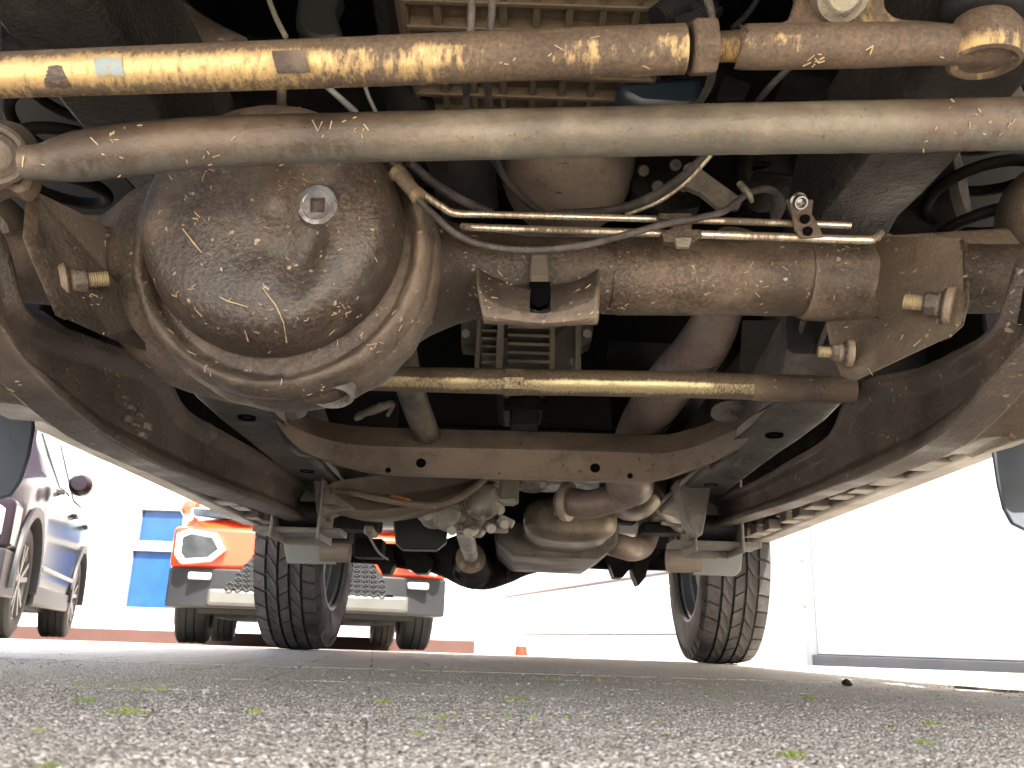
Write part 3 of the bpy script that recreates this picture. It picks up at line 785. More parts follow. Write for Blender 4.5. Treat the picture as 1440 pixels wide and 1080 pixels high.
# square-drive filler plug, bright zinc
def plug(name, o, ax, r, h, sq, mat, par):
    a, u, s = frame_of(ax); o = Vector(o); n = 40
    def circ(rr, hh): return [o + a * hh + rr * (cos(2 * pi * k / n + pi / 4) * u + sin(2 * pi * k / n + pi / 4) * s) for k in range(n)]
    def square(hh, hs):
        out_ = []
        for k in range(n):
            t_ = 2 * pi * k / n + pi / 4; ct, st = cos(t_), sin(t_); m_ = max(abs(ct), abs(st)); out_.append(o + a * hh + (u * ct / m_ + s * st / m_) * hs)
        return out_
    secs_ = [circ(r * .98, -.006), circ(r, h * .3), circ(r * .97, h * .8), circ(r * .90, h), circ(r * .70, h), circ(r * .66, h * .93), square(h * .9, sq), square(-.006, sq * .96)]
    return mk(name, *loft(secs_, True, True), mat, par, smooth=30)
gpt = P(451, 293, .60); 
bv = BVHTree.FromPolygons([v for v in GEO['differential_cover'][0][0]], GEO['differential_cover'][0][1])
hit, nrm, _, _ = bv.ray_cast(CAMLOC, ray(451, 293).normalized())
if nrm.dot(FWD) > 0: nrm = -nrm
pa = (nrm * .35 + CA + Vector((0, 0, -.12))).normalized()
plug('filler_plug', hit, pa, 31 * pm(hit), .010, 10.5 * pm(hit), ZINC, axle)['label'] = 'bright zinc filler plug with a square drive hole'
# drain plug in the bottom of the bowl
_b = BVHTree.FromPolygons(*GEO['housing_bowl'][0])
dp = None
for yy in range(556, 480, -3):
    h_, n_, _, _ = _b.ray_cast(CAMLOC, ray(466, yy).normalized())
    if h_ is not None: dp = h_ ; break
dr = 33 * pm(dp); dax = Vector((.06, -.26, -.96)).normalized(); dp = dp - dax * .005
lathe('drain_plug', [(dr * 1.08, -.010), (dr, 0), (dr * .97, .006), (dr * .86, .008), (dr * .72, .006), (dr * .68, -.004), (0, -.005)], dp, dax, RAILM, axle, seg=32)
V, Fc = hexnut_vf(dp + dax * -.006, dax, dr * .5, .006); mk('plug_head', V, Fc, RUST if False else BROWN, axle)

# saddle pad on the axle
g = 13
def interp(pts, n):
    out_ = []
    for k in range(n):
        x = pts[0][0] + (pts[-1][0] - pts[0][0]) * k / (n - 1)
        for (xa, ya), (xb, yb) in zip(pts, pts[1:]):
            if x <= xb + 1e-6:
                out_.append((x, ya + (yb - ya) * (x - xa) / (xb - xa))); break
    return out_
r0 = interp([(668, 372), (690, 388), (715, 399), (745, 405), (772, 405), (800, 398), (828, 386), (846, 372)], 31)
r1 = interp([(668, 395), (690, 413), (715, 425), (745, 432), (772, 432), (800, 426), (825, 414), (845, 400)], 31)
r2 = interp([(678, 453), (760, 458), (843, 455)], 31)
rows_ = [[P(x, y, .752) for x, y in r0], [P(x, y, .738) for x, y in r0], [P(x, y + 3, .705) for x, y in r1], [P(x, y + 8, .700) for x, y in r1],
         [P(x, y - 3, .700) for x, y in r2], [P(x, y + 4, .706) for x, y in r2], [P(x, y, .80) for x, y in r2]]
V = [p for r in rows_ for p in r]; Fc = []
for i in range(len(rows_) - 1):
    for k in range(30):
        if i in (1, ) and 13 <= k <= 17: continue
        if i == 2 and 13 <= k <= 17: continue
        Fc.append((i * 31 + k, i * 31 + k + 1, (i + 1) * 31 + k + 1, (i + 1) * 31 + k))
for c_ in (0, 30):
    Fc.append(tuple(i * 31 + c_ for i in range(7)))
mk('saddle_pad', V, Fc, BROWN, axle, rough=(.0022, 55), sub=1)
plate('pad_strap', [(746, 356, .7525), (771, 356, .7525), (772, 398, .7485), (745, 398, .7485)], ARM, axle, th=.02, bevel=.002)
plate('pad_slot', [(745, 396, .746), (773, 396, .746), (775, 414, .730), (770, 427, .722), (758, 432, .720), (747, 427, .722), (743, 414, .730)], VOID, axle, th=.01, bevel=0)  # black plate painted as the dark hollow below the strap

def weld(nm, pts, r, par):
    q = cr(pts, 10); path = [Vector(p) for p in q]
    return mk(nm, *sweep(path, [r * (1 + .35 * sin(i * 1.9) + .2 * noise.noise(Vector((i * .7, r * 900, 0)))) for i in range(len(path))], 10), BROWN, par, rough=(.0009, 140))
for xw in (1242,):
    c = P(xw, 390, .80); R_ = (56 if xw > 1000 else 54) * pm(c)
    weld('weld_bead', [c + Vector((.0012 * sin(k * 2.2), -R_ * cos(-1.0 + k * .25), R_ * sin(-1.0 + k * .25))) for k in range(9)], .0028, axle)
# radius-arm brackets on the axle ends
lb = plate('arm_bracket', [(36, 262, .645), (150, 318, .725), (155, 380, .735), (175, 425, .745), (215, 458, .765), (258, 490, .785), (240, 507, .785), (150, 474, .715), (77, 441, .665), (33, 335, .64)], ARM, veh, th=.006, ext=(.35, 1, .1), bevel=.002)
plate('bracket_edge', [(36, 262, .643), (42, 262, .645), (40, 333, .643), (84, 440, .665), (77, 444, .662), (31, 336, .637)], TUBEG, lb, th=.012, ext=(.2, 1, 0))
rb = plate('arm_bracket', [(1232, 331, .76), (1354, 334, .69), (1358, 345, .686), (1360, 425, .68), (1352, 456, .682), (1335, 474, .688), (1205, 535, .752), (1188, 528, .758), (1174, 490, .765), (1166, 452, .77), (1240, 446, .76)], BROWN, veh, th=.006, ext=(-.35, 1, .1), bevel=.002)
plate('bracket_edge', [(1354, 334, .688), (1362, 345, .684), (1364, 425, .678), (1356, 458, .68), (1336, 476, .686), (1333, 470, .69), (1350, 454, .684), (1358, 425, .68), (1356, 346, .686)], TUBEG, rb, th=.012, ext=(-.2, 1, 0))
plate('bracket_back', [(1238, 330, .80), (1420, 318, .78), (1440, 326, .78), (1440, 356, .78), (1360, 358, .78)], BROWN, rb, th=.03, bevel=.004)
plate('bracket_back', [(70, 300, .80), (160, 300, .82), (160, 440, .82), (60, 400, .80)], BROWN, lb, th=.03, bevel=.004)
weld('weld_bead', [P(148, 322, .726), P(151, 350, .732), P(158, 385, .74), P(178, 420, .745)], .003, lb)
def stud(px0, px1, par, D0, D1, sc=1.0, name='bolt'):
    a = P(px0[0], px0[1], D0); b_ = P(px1[0], px1[1], D1); ax = (b_ - a); Lh = ax.length; ax.normalize(); m = pm(a) * sc
    n = lathe(name, [(0, -.004), (27 * m, -.004), (27.5 * m, .001), (25 * m, .0028), (20 * m, .0042), (17 * m, .008), (0, .008)] , a, ax, BROWN, par, seg=28)
    V, Fc = hexnut_vf(a + ax * .002, ax, 18 * m, Lh * .48); mk('nut', V, Fc, ARM, par, bevel=.003, seg=3, rough=(.0009, 150))
    pr = []
    k = 0; h = Lh * .40
    while h < Lh:
        pr += [(11.5 * m, h), (9.8 * m, h + .0009)]; h += .0018
    pr += [(7 * m, Lh), (0, Lh)]
    lathe('thread', [(0, Lh * .38)] + pr, a, ax, THREAD, par, seg=20)
stud((90, 396), (152, 392), lb, .685, .70); stud((1332, 430), (1272, 424), rb, .69, .705); stud((1192, 497), (1150, 494), rb, .752, .755, .72)

# --- forged radius arms ---
def arm(st, sx):
    st = cr(st, 6); sec = []
    for i, (xu, yu, xl, yl, D) in enumerate(st):
        U = P(xu, yu, D); L = P(xl, yl, D); e = L - U; ln = e.length; e = e / ln
        nx_ = Vector((1, 0, 0)) * sx; nx_ = (nx_ - e * nx_.dot(e)).normalized()
        w_, t_, l_ = .017, .006, min(.016, ln * .2)
        f = l_ * .55
        pr = [(0, -w_), (0, w_), (l_ - f * .4, w_), (l_ + f, t_), (ln - l_ - f, t_), (ln - l_ + f * .4, w_), (ln, w_ * 1.05), (ln, -w_), (ln - l_, -w_), (ln - l_, -t_), (l_, -t_), (l_, -w_)]
        sec.append([U + e * s - nx_ * w_ + nx_ * t for s, t in pr])
    o = mk('radius_arm', *loft(sec), ARM, veh, rough=(.0009, 40), bevel=.0025, smooth=42)
    return o
SL = [(-80, 300, -80, 420, .62), (2, 322, -4, 458, .665), (38, 428, 32, 508, .705), (92, 458, 88, 565, .77), (150, 480, 146, 612, .86), (226, 512, 214, 650, .98),
      (262, 572, 258, 668, 1.12), (313, 605, 318, 690, 1.3), (370, 638, 370, 709, 1.5), (432, 684, 430, 733, 1.74)]
SR = [(1520, 320, 1525, 440, .62), (1440, 345, 1446, 482, .665), (1398, 452, 1404, 524, .705), (1345, 490, 1347, 588, .775), (1292, 515, 1290, 632, .86), (1202, 540, 1212, 670, .99),
      (1165, 610, 1172, 684, 1.13), (1108, 648, 1112, 706, 1.32), (1060, 676, 1060, 722, 1.5), (1000, 702, 1003, 741, 1.74)]
la = arm(SL, 1); ra = arm(SR, -1)
for par, e, sx in ((la, (-44, 392, .672), 1), (ra, (1462, 424, .672), -1)):
    c = P(*e); m = pm(c)
    lathe('fork_eye', [(0, .006), (30 * m, .007), (60 * m, .004), (70 * m, 0), (74 * m, -.008), (74 * m, -.05), (0, -.05)], c, (sx, 0, 0), ARM, par, seg=44, rough=(.0008, 50))
    lathe('rubber_bush', [(0, .009), (28 * m, .009), (30 * m, .006), (30 * m, -.0)], c + Vector((0, .012, 0)), (sx, 0, 0), BLACK, par, seg=36)
# raised casting marks on the left arm
for k, (x, y) in enumerate([(172, 560), (180, 574), (176, 590), (187, 598), (196, 612), (203, 600), (192, 584)]):
    c = P(x, y, .905 + .004 * k); box('casting_mark', c + Vector((.004, 0, 0)), .006, .010, .003 + .002 * (k % 3), ARM, la, bevel=.001)

# --- rods ---
dl = tube('drag_link', [(-90, 112, .50, 31), (0, 106, .50, 31), (240, 97, .505, 32.5), (480, 88, .51, 33.5), (720, 78, .51, 34), (962, 69, .51, 34)], GOLD, veh, n=10, seg=40)
dl['label'] = 'zinc plated drag link, gold where its grime is rubbed off'
# splotched right half is the same bar, grimier
q = [(530 + (962 - 530) * k / 24) for k in range(25)]
path = [P(x, 86.0 - (x - 530) * (17.2 / 432), .51) for x in q]
mk('grimy_stretch', *sweep(path, [34.15 * pm(p) for p in path], 40), GOLD2, dl)
def rodbox(x0, x1, yc, hpx, D, mat, nm, par, off=-.018):
    c = P((x0 + x1) / 2, yc, D); m = pm(c); return box(nm, c + Vector((0, off, off * .35)), (x1 - x0) * m, .02, hpx * m, mat, par, bevel=.0015, ax=(RGT.normalized(), Vector((0, cos(.4), sin(.4))), Vector((0, -sin(.4), cos(.4)))))
def bar_patch(nm, xs, yc, rpx, D, a0, a1, mat, par, skew=0, lift=1.012, **kw):
    rows_ = []
    ca, cb = P(xs[0] - 20, yc[0], D), P(xs[1] + 20, yc[1], D); ax = (cb - ca).normalized()
    f_ = Vector((0, -1, 0)); f_ = (f_ - ax * f_.dot(ax)).normalized(); g_ = ax.cross(f_)
    if g_.z > 0: g_ = -g_
    for i in range(7):
        row = []
        for k in range(15):
            a = a0 + (a1 - a0) * k / 14; x = xs[0] + (xs[1] - xs[0]) * i / 6 + skew * k / 14
            c = P(x, yc[0] + (yc[1] - yc[0]) * i / 6, D); r = rpx * pm(c) * (lift if 0 < i < 6 and 0 < k < 14 else .985)
            row.append(c + (f_ * cos(a) + g_ * sin(a)) * r)
        rows_.append(row)
    return mk(nm, *loft(rows_, False, False), mat, par, **kw)
bar_patch('wrench_flat', (390, 436), (91, 89.5), 33.2, .505, .05, 1.0, BROWN, dl, 6)
bar_patch('wrench_flat', (62, 102), (104, 102.5), 31.9, .502, .25, 1.25, BROWN, dl, 8)
bar_patch('paint_mark', (146, 184), (101, 99.5), 32.4, .503, -.15, .85, BLUEP, dl, 2, 1.008, label='faded blue paint mark')
c = P(970, 67, .51); m = pm(c); ax = (P(1040, 65, .51) - c).normalized()
V, Fc = hexnut_vf(c, ax, 42 * m, 36 * m); mk('lock_nut', V, Fc, GOLD2, dl, bevel=.0012)
pr = []
for k in range(12): pr += [(21.5 * m, k * 3.6 * m), (19 * m, (k + .5) * 3.6 * m)]
lathe('thread', [(0, 0)] + pr + [(0, 44 * m)], c + ax * 32 * m, ax, GOLD2, dl, seg=28)
te = tube('rod_end', [(1036, 65, .51, 20), (1044, 65.5, .51, 29), (1060, 66, .51, 31), (1200, 64, .51, 31), (1300, 62, .51, 29), (1345, 64, .51, 27), (1400, 62, .51, 22)], GOLD2, veh, n=8, seg=36)
c = P(1384, 72, .51); m = pm(c)
jx = Vector((-.05, .12, -.98)).normalized()
lathe('ball_joint', [(20 * m, -52 * m), (40 * m, -46 * m), (50 * m, -30 * m), (52 * m, 8 * m), (49 * m, 17 * m), (43 * m, 20 * m), (38 * m, 18 * m), (34 * m, 15 * m), (12 * m, 16 * m), (9 * m, 18 * m), (0, 18 * m)], c, jx, GOLD2, te, seg=44)
lathe('joint_boot', [(44 * m, 0), (56 * m, 8 * m), (60 * m, 20 * m), (52 * m, 34 * m), (40 * m, 40 * m), (0, 40 * m)], c - jx * 46 * m, -jx, BLACK, te, seg=32)
br = plate('damper_bracket', [(1040, 46), (1044, 36), (1100, 30), (1112, 18), (1122, -10), (1130, -60), (1250, -60), (1244, 0), (1252, 18), (1270, 26), (1320, 30), (1335, 44), (1330, 60), (1200, 70), (1050, 60)], GOLD2, te, D=.515, th=.012, bevel=.003, smo=3)
c = P(1186, -6, .50); m = pm(c)
lathe('damper_nut', [(0, 6 * m), (20 * m, 6 * m), (24 * m, 2 * m), (36 * m, 0), (38 * m, -6 * m), (38 * m, -30 * m)], c, (0, -.75, -.66), GEARB, te, seg=32)

tr = tube('track_rod', [(35, 229, .56, 24), (62, 228, .56, 26), (84, 225, .56, 31), (120, 219, .56, 35.5), (190, 210, .56, 36.5), (300, 200, .56, 35.5), (480, 194, .56, 34.5), (720, 188.5, .56, 34.5), (960, 183, .56, 35), (1200, 178.5, .56, 36), (1440, 174, .56, 36.5), (1560, 172, .56, 36.5)], RODG, veh, n=10, seg=44, rough=(.0003, 90))
c = P(2, 217, .575); m = pm(c)
lathe('rod_eye', [(0, 6 * m), (20 * m, 6 * m), (24 * m, 3 * m), (30 * m, 3 * m), (34 * m, 8 * m), (40 * m, 8 * m), (44 * m, 3 * m), (44 * m, -60 * m), (0, -60 * m)], P(-6, 217, .58), (.25, -.8, -.55), ARM, tr, seg=40)
plate('rod_bracket', [(-60, 172), (10, 168), (34, 178), (46, 205), (45, 240), (35, 262), (20, 268), (0, 262), (-60, 280)], BROWN, tr, D=.60, th=.02, bevel=.004, smo=3)

sd = tube('steering_rod', [(470, 531, .985, 17), (720, 536.5, .985, 18.3), (960, 541, .985, 18.6), (1060, 544, .985, 18.6)], STEER, veh, n=6, seg=36)
sd['label'] = 'pale gold rod crossing behind the axle'
q = [(1056, 544), (1090, 545), (1140, 547), (1200, 549)]; path = [P(x, y, .985) for x, y in q]
mk('grimy_end', *sweep(path, [19.2 * pm(p) for p in path], 36), BROWN, sd)
path = [P(x, 536.6, .985) for x in (706, 710, 733, 737)]
mk('wrench_collar', *sweep(path, [r * pm(path[0]) for r in (18.5, 20.5, 20.5, 18.5)], 8), STEER, sd, smooth=20)
# --- crossmember behind the axle ---
CM = [(366, 556, 370, 570, 388, 592, 1.20), (384, 570, 386, 588, 404, 615, 1.24), (412, 580, 414, 600, 428, 637, 1.30), (446, 590, 448, 614, 464, 651, 1.345), (492, 598, 493, 624, 508, 662, 1.37), (560, 602, 560, 628, 566, 667, 1.38),
      (720, 606, 720, 631, 722, 672, 1.385), (860, 610, 860, 635, 858, 676, 1.38), (930, 611, 932, 637, 924, 676, 1.37), (968, 604, 975, 628, 966, 664, 1.345), (1005, 592, 1010, 614, 1000, 652, 1.30), (1045, 578, 1050, 596, 1040, 630, 1.24), (1070, 562, 1076, 574, 1066, 604, 1.20)]
q = cr(CM, 6); sec = []
for xt, yt, xr, yr, xb, yb, D in q:
    A_ = P(xt, yt, D + .028); B_ = P(xr, yr, D - .008)
    # faces tilted for light: upper leans back, lower turns forward to brighten
    C_ = P(xb, yb, D + .024); K_ = C_ + Vector((0, .085, .012)); T_ = A_ + Vector((0, .10, 0))
    sec.append([A_, A_.lerp(B_, .78), B_ + Vector((0, .001, -.0005)), B_.lerp(C_, .14), B_.lerp(C_, .92), C_ + Vector((0, .006, .0005)), K_, T_])
xm = mk('crossmember', *loft(sec), MEMB, veh, bevel=.003, smooth=45)
for x, y, r in ((592, 651, 5.5), (546, 661, 3.2), (837, 658, 5.5), (886, 669, 3.2)):
    xq = min(q, key=lambda s: abs(s[2] - x))
    bvx = BVHTree.FromPolygons(GEO['crossmember'][0][0], GEO['crossmember'][0][1])
    h_, n_, _, _ = bvx.ray_cast(CAMLOC, ray(x, y).normalized())
    if h_ is None: continue
    if n_.dot(FWD) > 0: n_ = -n_
    m = pm(h_)
    lathe('drain_hole', [(0, .0006), (r * m, .0006), (r * 1.05 * m, .0016), (r * 1.25 * m, .0014), (r * 1.3 * m, -.001)], h_, n_, [VOID], xm, seg=20)  # rimmed black disc; its colour stands in for shade in the hole
for x, y, D, par in ((408, 576, 1.22, xm), (1024, 580, 1.22, xm)):
    c = P(x, y, D); V, Fc = hexnut_vf(c, (0, -.3, -1), .012, .010); mk('mount_bolt', V, Fc, RAILM, par, bevel=.001)
    lathe('mount_washer', [(0, -.004), (.024, -.004), (.024, .001), (0, .001)], c, (0, -.3, -1), RAILM, par, seg=24)
# thin mounting ears that wrap its ends
plate('mount_ear', [(368, 556, 1.20), (380, 562, 1.22), (398, 592, 1.25), (404, 616, 1.30), (424, 634, 1.36), (442, 640, 1.39), (436, 645, 1.40), (416, 641, 1.36), (398, 622, 1.30), (390, 598, 1.25)], RAILM, xm, th=.05, ext=(0, .5, .9), bevel=.0015)
plate('mount_ear', [(1078, 566, 1.19), (1066, 578, 1.22), (1058, 590, 1.25), (1054, 606, 1.28), (1040, 622, 1.32), (1026, 636, 1.36), (1000, 656, 1.40), (998, 662, 1.40), (1030, 646, 1.36), (1046, 630, 1.32), (1061, 608, 1.28), (1066, 592, 1.25), (1086, 570, 1.19)], RAILM, xm, th=.05, ext=(0, .5, .9), bevel=.0015)

# --- engine sump with its waffle ribs ---
zP = .615
bv0 = P(545, 0, .70)
x0, x1, y0, y1 = -.125, .148, .60, .93
pan = bb('oil_pan', x0, x1, y0, y1, zP, zP + .12, PAN, veh, bevel=.012)
nxr = 8
for k in range(nxr + 1):
    x = x0 + .012 + (x1 - x0 - .024) * k / nxr
    bb('rib', x - .0035, x + .0035, y0 + .01, y1 - .01, zP - .010, zP + .004, PAN, pan, bevel=.0015)
k = 0; y = y0 + .015
while y < y1 - .01:
    bb('rib', x0 + .012, x1 - .012, y - .003, y + .003, zP - .012, zP + .004, PAN, pan, bevel=.0012)
    bb('rib', x0 + .014, x1 - .014, y + .009, y + .014, zP - .005, zP + .004, PAN, pan, bevel=.0012)
    y += .036
# rounded sump behind the pan
c = P(800, 200, 1.02); m = pm(c)
secs = []
for r, h in cr([(1.05, .30), (1.05, .05), (1.0, -.02), (.9, -.06), (.7, -.085), (.4, -.1), (.05, -.104)], 5):
    secs.append([c + Vector((r * 96 * m * cos(2 * pi * k / 48), r * 120 * m * sin(2 * pi * k / 48) + .02, h)) for k in range(48)])
mk('sump', *loft(secs), MEMB, veh, rough=(.0006, 70), smooth=60)
bx = tube('engine_mount', [(640, 60, .98, 52), (645, 200, .98, 50), (662, 300, 1.02, 40)], DARKM, veh, n=6, seg=28)
tube('starter_motor', [(560, 40, .86, 30), (575, 140, .86, 34), (590, 190, .88, 30)], DARKM, veh, n=6, seg=24)

# --- gearbox seen beyond the axle ---
gb = []
for y, hw, z0, z1 in cr([(1.30, .085, .545, .68), (1.42, .080, .535, .68), (1.55, .066, .515, .66), (1.75, .055, .50, .62), (1.95, .050, .49, .60)], 4):
    gb.append([Vector((.02 + hw * a, y, z0 + (z1 - z0) * b_)) for a, b_ in ((-1, .55), (-.92, .25), (-.6, .04), (.6, .04), (.92, .25), (1, .55), (.9, 1), (-.9, 1))])
gbo = mk('gearbox', *loft(gb), GEARB, veh, bevel=.006)
for k in range(7):
    c = P(745, 452 + 12 * k, 1.40 - .003 * k); m = pm(c)
    box('casting_rib', c, 62 * m, .03, 4.5 * m, GEARB, gbo, bevel=.001)
    box('casting_rib', P(690, 458 + 11 * k, 1.40), 26 * m, .03, 4 * m, GEARB, gbo, bevel=.001)
for x, w_ in ((672, 7), (703, 10), (776, 8), (812, 9)):
    c = P(x, 490, 1.385); m = pm(c); box('casting_rib', c, w_ * m, .03, 100 * m, GEARB, gbo, bevel=.002)
plate('gearbox_flange', [(648, 430), (700, 440), (800, 440), (838, 430), (832, 480), (818, 488), (808, 520), (790, 528), (700, 524), (676, 505), (668, 488), (648, 486)], GEARB, gbo, D=1.43, th=.05, bevel=.004)
for x, y in ((655, 470), (690, 505), (825, 470), (806, 510)):
    c = P(x, y, 1.425); V, Fc = hexnut_vf(c, (0, -1, -.2), 7 * pm(c), .008); mk('flange_bolt', V, Fc, ALU, gbo)
mtb = plate('gearbox_mount', [(716, 556), (760, 556), (758, 596), (718, 596)], PLASTIC, veh, D=1.62, th=.06, bevel=.004)
plate('mount_foot', [(708, 560), (768, 560), (768, 572), (708, 572)], DARKM, mtb, D=1.60, th=.03)
# dark crossbar that the gearbox hangs from and clutter in its shade
bb('gearbox_crossbar', -.34, .34, 1.78, 1.84, .42, .47, DARKM, veh, bevel=.006)
tube('prop_shaft', [(560, 470, 1.1, 22), (575, 540, 1.22, 20), (596, 600, 1.36, 19), (612, 640, 1.50, 18)], GEARB, veh, n=5, seg=24)['label'] = 'front propeller shaft sloping behind the differential'
box('shaft_yoke', P(597, 598, 1.345), .022, .02, .03, GEARB, veh, bevel=.004)

# --- exhaust ---
dpipe = tube('downpipe', [(1040, 330, 1.00, 30), (1010, 440, 1.08, 33), (985, 490, 1.16, 36), (945, 536, 1.28, 35), (908, 590, 1.46, 33), (892, 640, 1.62, 34), (886, 680, 1.78, 34)], EXH, veh, n=8, seg=32)
for (x, y, D) in ((1006, 450, 1.09), (960, 520, 1.23)):
    pass
c = P(893, 672, 1.86); m = pm(c)
cat = lathe('catalyst', [(14 * m, -.06), (30 * m, -.052), (43 * m, -.03), (49 * m, 0), (50 * m, .05), (49 * m, .2), (30 * m, .26), (14 * m, .28)], c, (.10, 1, .05), MUFF, veh, seg=44, smooth=50)
pipe = tube('link_pipe', [(900, 690, 1.84, 20), (865, 700, 1.84, 20), (830, 709, 1.84, 20), (805, 706, 1.86, 20), (792, 704, 1.88, 19)], EXH, veh, n=6, seg=32)
fa = (P(805, 706, 1.86) - P(835, 709, 1.84)).normalized(); c = P(800, 705, 1.865); m = pm(c)
lathe('pipe_flange', [(17 * m, .012), (27 * m, .012), (28 * m, .008), (28 * m, -.004), (17 * m, -.004), (15 * m, .004)], c, fa, EXH, pipe, seg=28, caps=False)
for a in (0.6, 3.7):
    _a, _u, _s = frame_of(fa); V, Fc = hexnut_vf(c + (_u * cos(a) + _s * sin(a)) * 22 * m + fa * .010, fa, 5 * m, .010); mk('flange_bolt', V, Fc, BROWN, pipe)
# oval silencer
sil = []
for D, s in cr([(2.06, .30), (2.065, .78), (2.09, .97), (2.13, 1.03), (2.18, 1.0), (2.55, 1.0), (2.60, .9)], 4):
    c = P(803, 737, D); m = pm(P(803, 737, 2.1)); ring = []
    for k in range(48):
        t_ = 2 * pi * k / 48; ct, st = cos(t_), sin(t_)
        ring.append(P(803, 730, 2.1) + Vector((0, D - 2.1, .0)) + Vector((s * 65 * m * abs(ct) ** .75 * (1 if ct > 0 else -1), 0, s * 31 * m * abs(st) ** .75 * (1 if st > 0 else -1))))
    sil.append(ring)
sl_ = mk('silencer', *loft(sil), MUFF, veh, smooth=50)
tube('tail_pipe', [(850, 762, 2.45, 16), (872, 768, 2.40, 17), (890, 772, 2.42, 17), (905, 766, 2.55, 16), (915, 740, 2.8, 15)], EXH, veh, n=6, seg=28)

# --- transfer case and its dished guard ---
tg = []
for x, yt, yb, D in cr([(452, 690, 712, 1.72), (475, 676, 722, 1.72), (530, 668, 728, 1.74), (600, 664, 716, 1.76), (640, 662, 702, 1.77), (668, 664, 684, 1.78), (684, 664, 672, 1.79)], 5):
    A_ = P(x, yt, D); B_ = P(x, yb, D); 
    tg.append([A_, A_.lerp(B_, .45) + Vector((0, .015, 0)), A_.lerp(B_, .85) + Vector((0, -.004, 0)), B_ + Vector((0, .01, 0)), B_ + Vector((0, .16, .012)), A_ + Vector((0, .16, .02))])
tgo = mk('transfer_guard', *loft(tg), MEMB, veh, bevel=.003, rough=(.002, 25))
tube('guard_lip', [(470, 690, 1.71, 4), (500, 694, 1.705, 5), (548, 704, 1.70, 5), (605, 711, 1.72, 6), (640, 702, 1.73, 6), (668, 684, 1.74, 6), (682, 668, 1.75, 5)], BROWN, tgo, n=6, seg=12)
tube('rust_patch', [(550, 697, 1.712, 3), (560, 700, 1.708, 4), (572, 703, 1.706, 3.5), (578, 703, 1.708, 2)], RUST, tgo, n=4, seg=10, label='orange rusted edge of the guard')
tcs = []
c0_ = P(655, 715, 1.98); m = pm(c0_)
def blob(c, rx, ry, rz, nm, par, mat, fr=16, amp=.22, seed=0, nseg=36):
    secs_ = []
    for i in range(1, 20):
        ph = pi * i / 20; ring = []
        for k in range(nseg):
            th = 2 * pi * k / nseg; d = Vector((sin(ph) * cos(th), sin(ph) * sin(th), cos(ph)))
            sq = Vector([abs(a) ** .7 * (1 if a > 0 else -1) for a in d])
            f = 1 + amp * noise.noise(d * 1.7 + Vector((seed, 0, 0)))
            ring.append(Vector(c) + Vector((sq.x * rx, sq.y * ry, sq.z * rz)) * f)
        secs_.append(ring)
    return mk(nm, *loft(secs_), mat, par, rough=(.0015, fr * 3), smooth=40)
tc = blob(c0_, 46 * m, .09, 36 * m, 'transfer_case', veh, ALU, seed=2)
blob(P(625, 724, 1.95), 34 * m, .06, 18 * m, 'case_sump', tc, ALU, seed=5)
blob(P(680, 706, 1.90), 24 * m, .04, 24 * m, 'bearing_cover', tc, ALU, amp=.06, seed=8)
for k, (x, y) in enumerate([(604, 724), (636, 745), (660, 748), (690, 742), (702, 716), (694, 686), (660, 684), (708, 736)]):
    c = P(x, y, 1.895); lathe('case_boss', [(0, .012), (6 * m, .012), (7 * m, .008), (8 * m, -.03)], c, (random.uniform(-.3, .3), -1, -.3), ALU, tc, seg=14)
for k in range(4):
    plate('case_web', [(640 + 14 * k, 690), (645 + 14 * k, 690), (652 + 12 * k, 746), (646 + 12 * k, 746)], ALU, tc, D=1.92, th=.03, bevel=.002)
for (x, y, r_) in ((628, 722, 20), (678, 706, 25)):
    c = P(x, y, 1.885); 
    lathe('case_flange', [(r_ * .55 * m, -.008), (r_ * .95 * m, -.006), (r_ * m, 0), (r_ * m, .02)], c, (0, 1, .05), ALU, tc, seg=32, rough=(.0015, 60))
    for k in range(7):
        a = 2 * pi * k / 7 + .3; cc = c + Vector((r_ * .86 * m * cos(a), -.008, r_ * .86 * m * sin(a))); V, Fc = hexnut_vf(cc, (0, -1, -.05), 3.2 * m, .009); mk('case_bolt', V, Fc, GEARB, tc)
box('case_lug', P(712, 733, 1.90), 22 * m, .03, 10 * m, ALU, tc, bevel=.003, ax=(Vector((.9, 0, -.4)), Vector((0, 1, 0)), Vector((.4, 0, .9))))
box('sensor_block', P(716, 690, 1.9), 26 * m, .05, 34 * m, GEARB, tc, bevel=.004)
box('breather_block', P(712, 706, 1.89), 24 * m, .04, 7 * m, ALU, tc, bevel=.002)
blob(P(748, 680, 1.95), 20 * m, .05, 10 * m, 'shift_housing', tc, ALU, seed=12)
# rear propeller shaft
rp = tube('prop_shaft', [(652, 742, 2.08, 13), (657, 762, 2.3, 12), (660, 772, 2.5, 11), (662, 780, 2.76, 10.5)], ALU, veh, n=4, seg=24)
c = P(662, 785, 2.80); m = pm(c)
lathe('shaft_flange', [(0, -.03), (13 * m, -.03), (14 * m, -.012), (21 * m, -.01), (21 * m, .01), (0, .01)], c, (0, -1, -.06), BROWN, rp, seg=28)
for a in range(4):
    cc = c + Vector((15 * m * cos(pi / 4 + a * pi / 2), -.015, 15 * m * sin(pi / 4 + a * pi / 2)))
    V, Fc = hexnut_vf(cc, (0, -1, 0), 4.5 * m, .012); mk('flange_bolt', V, Fc, GEARB, rp)
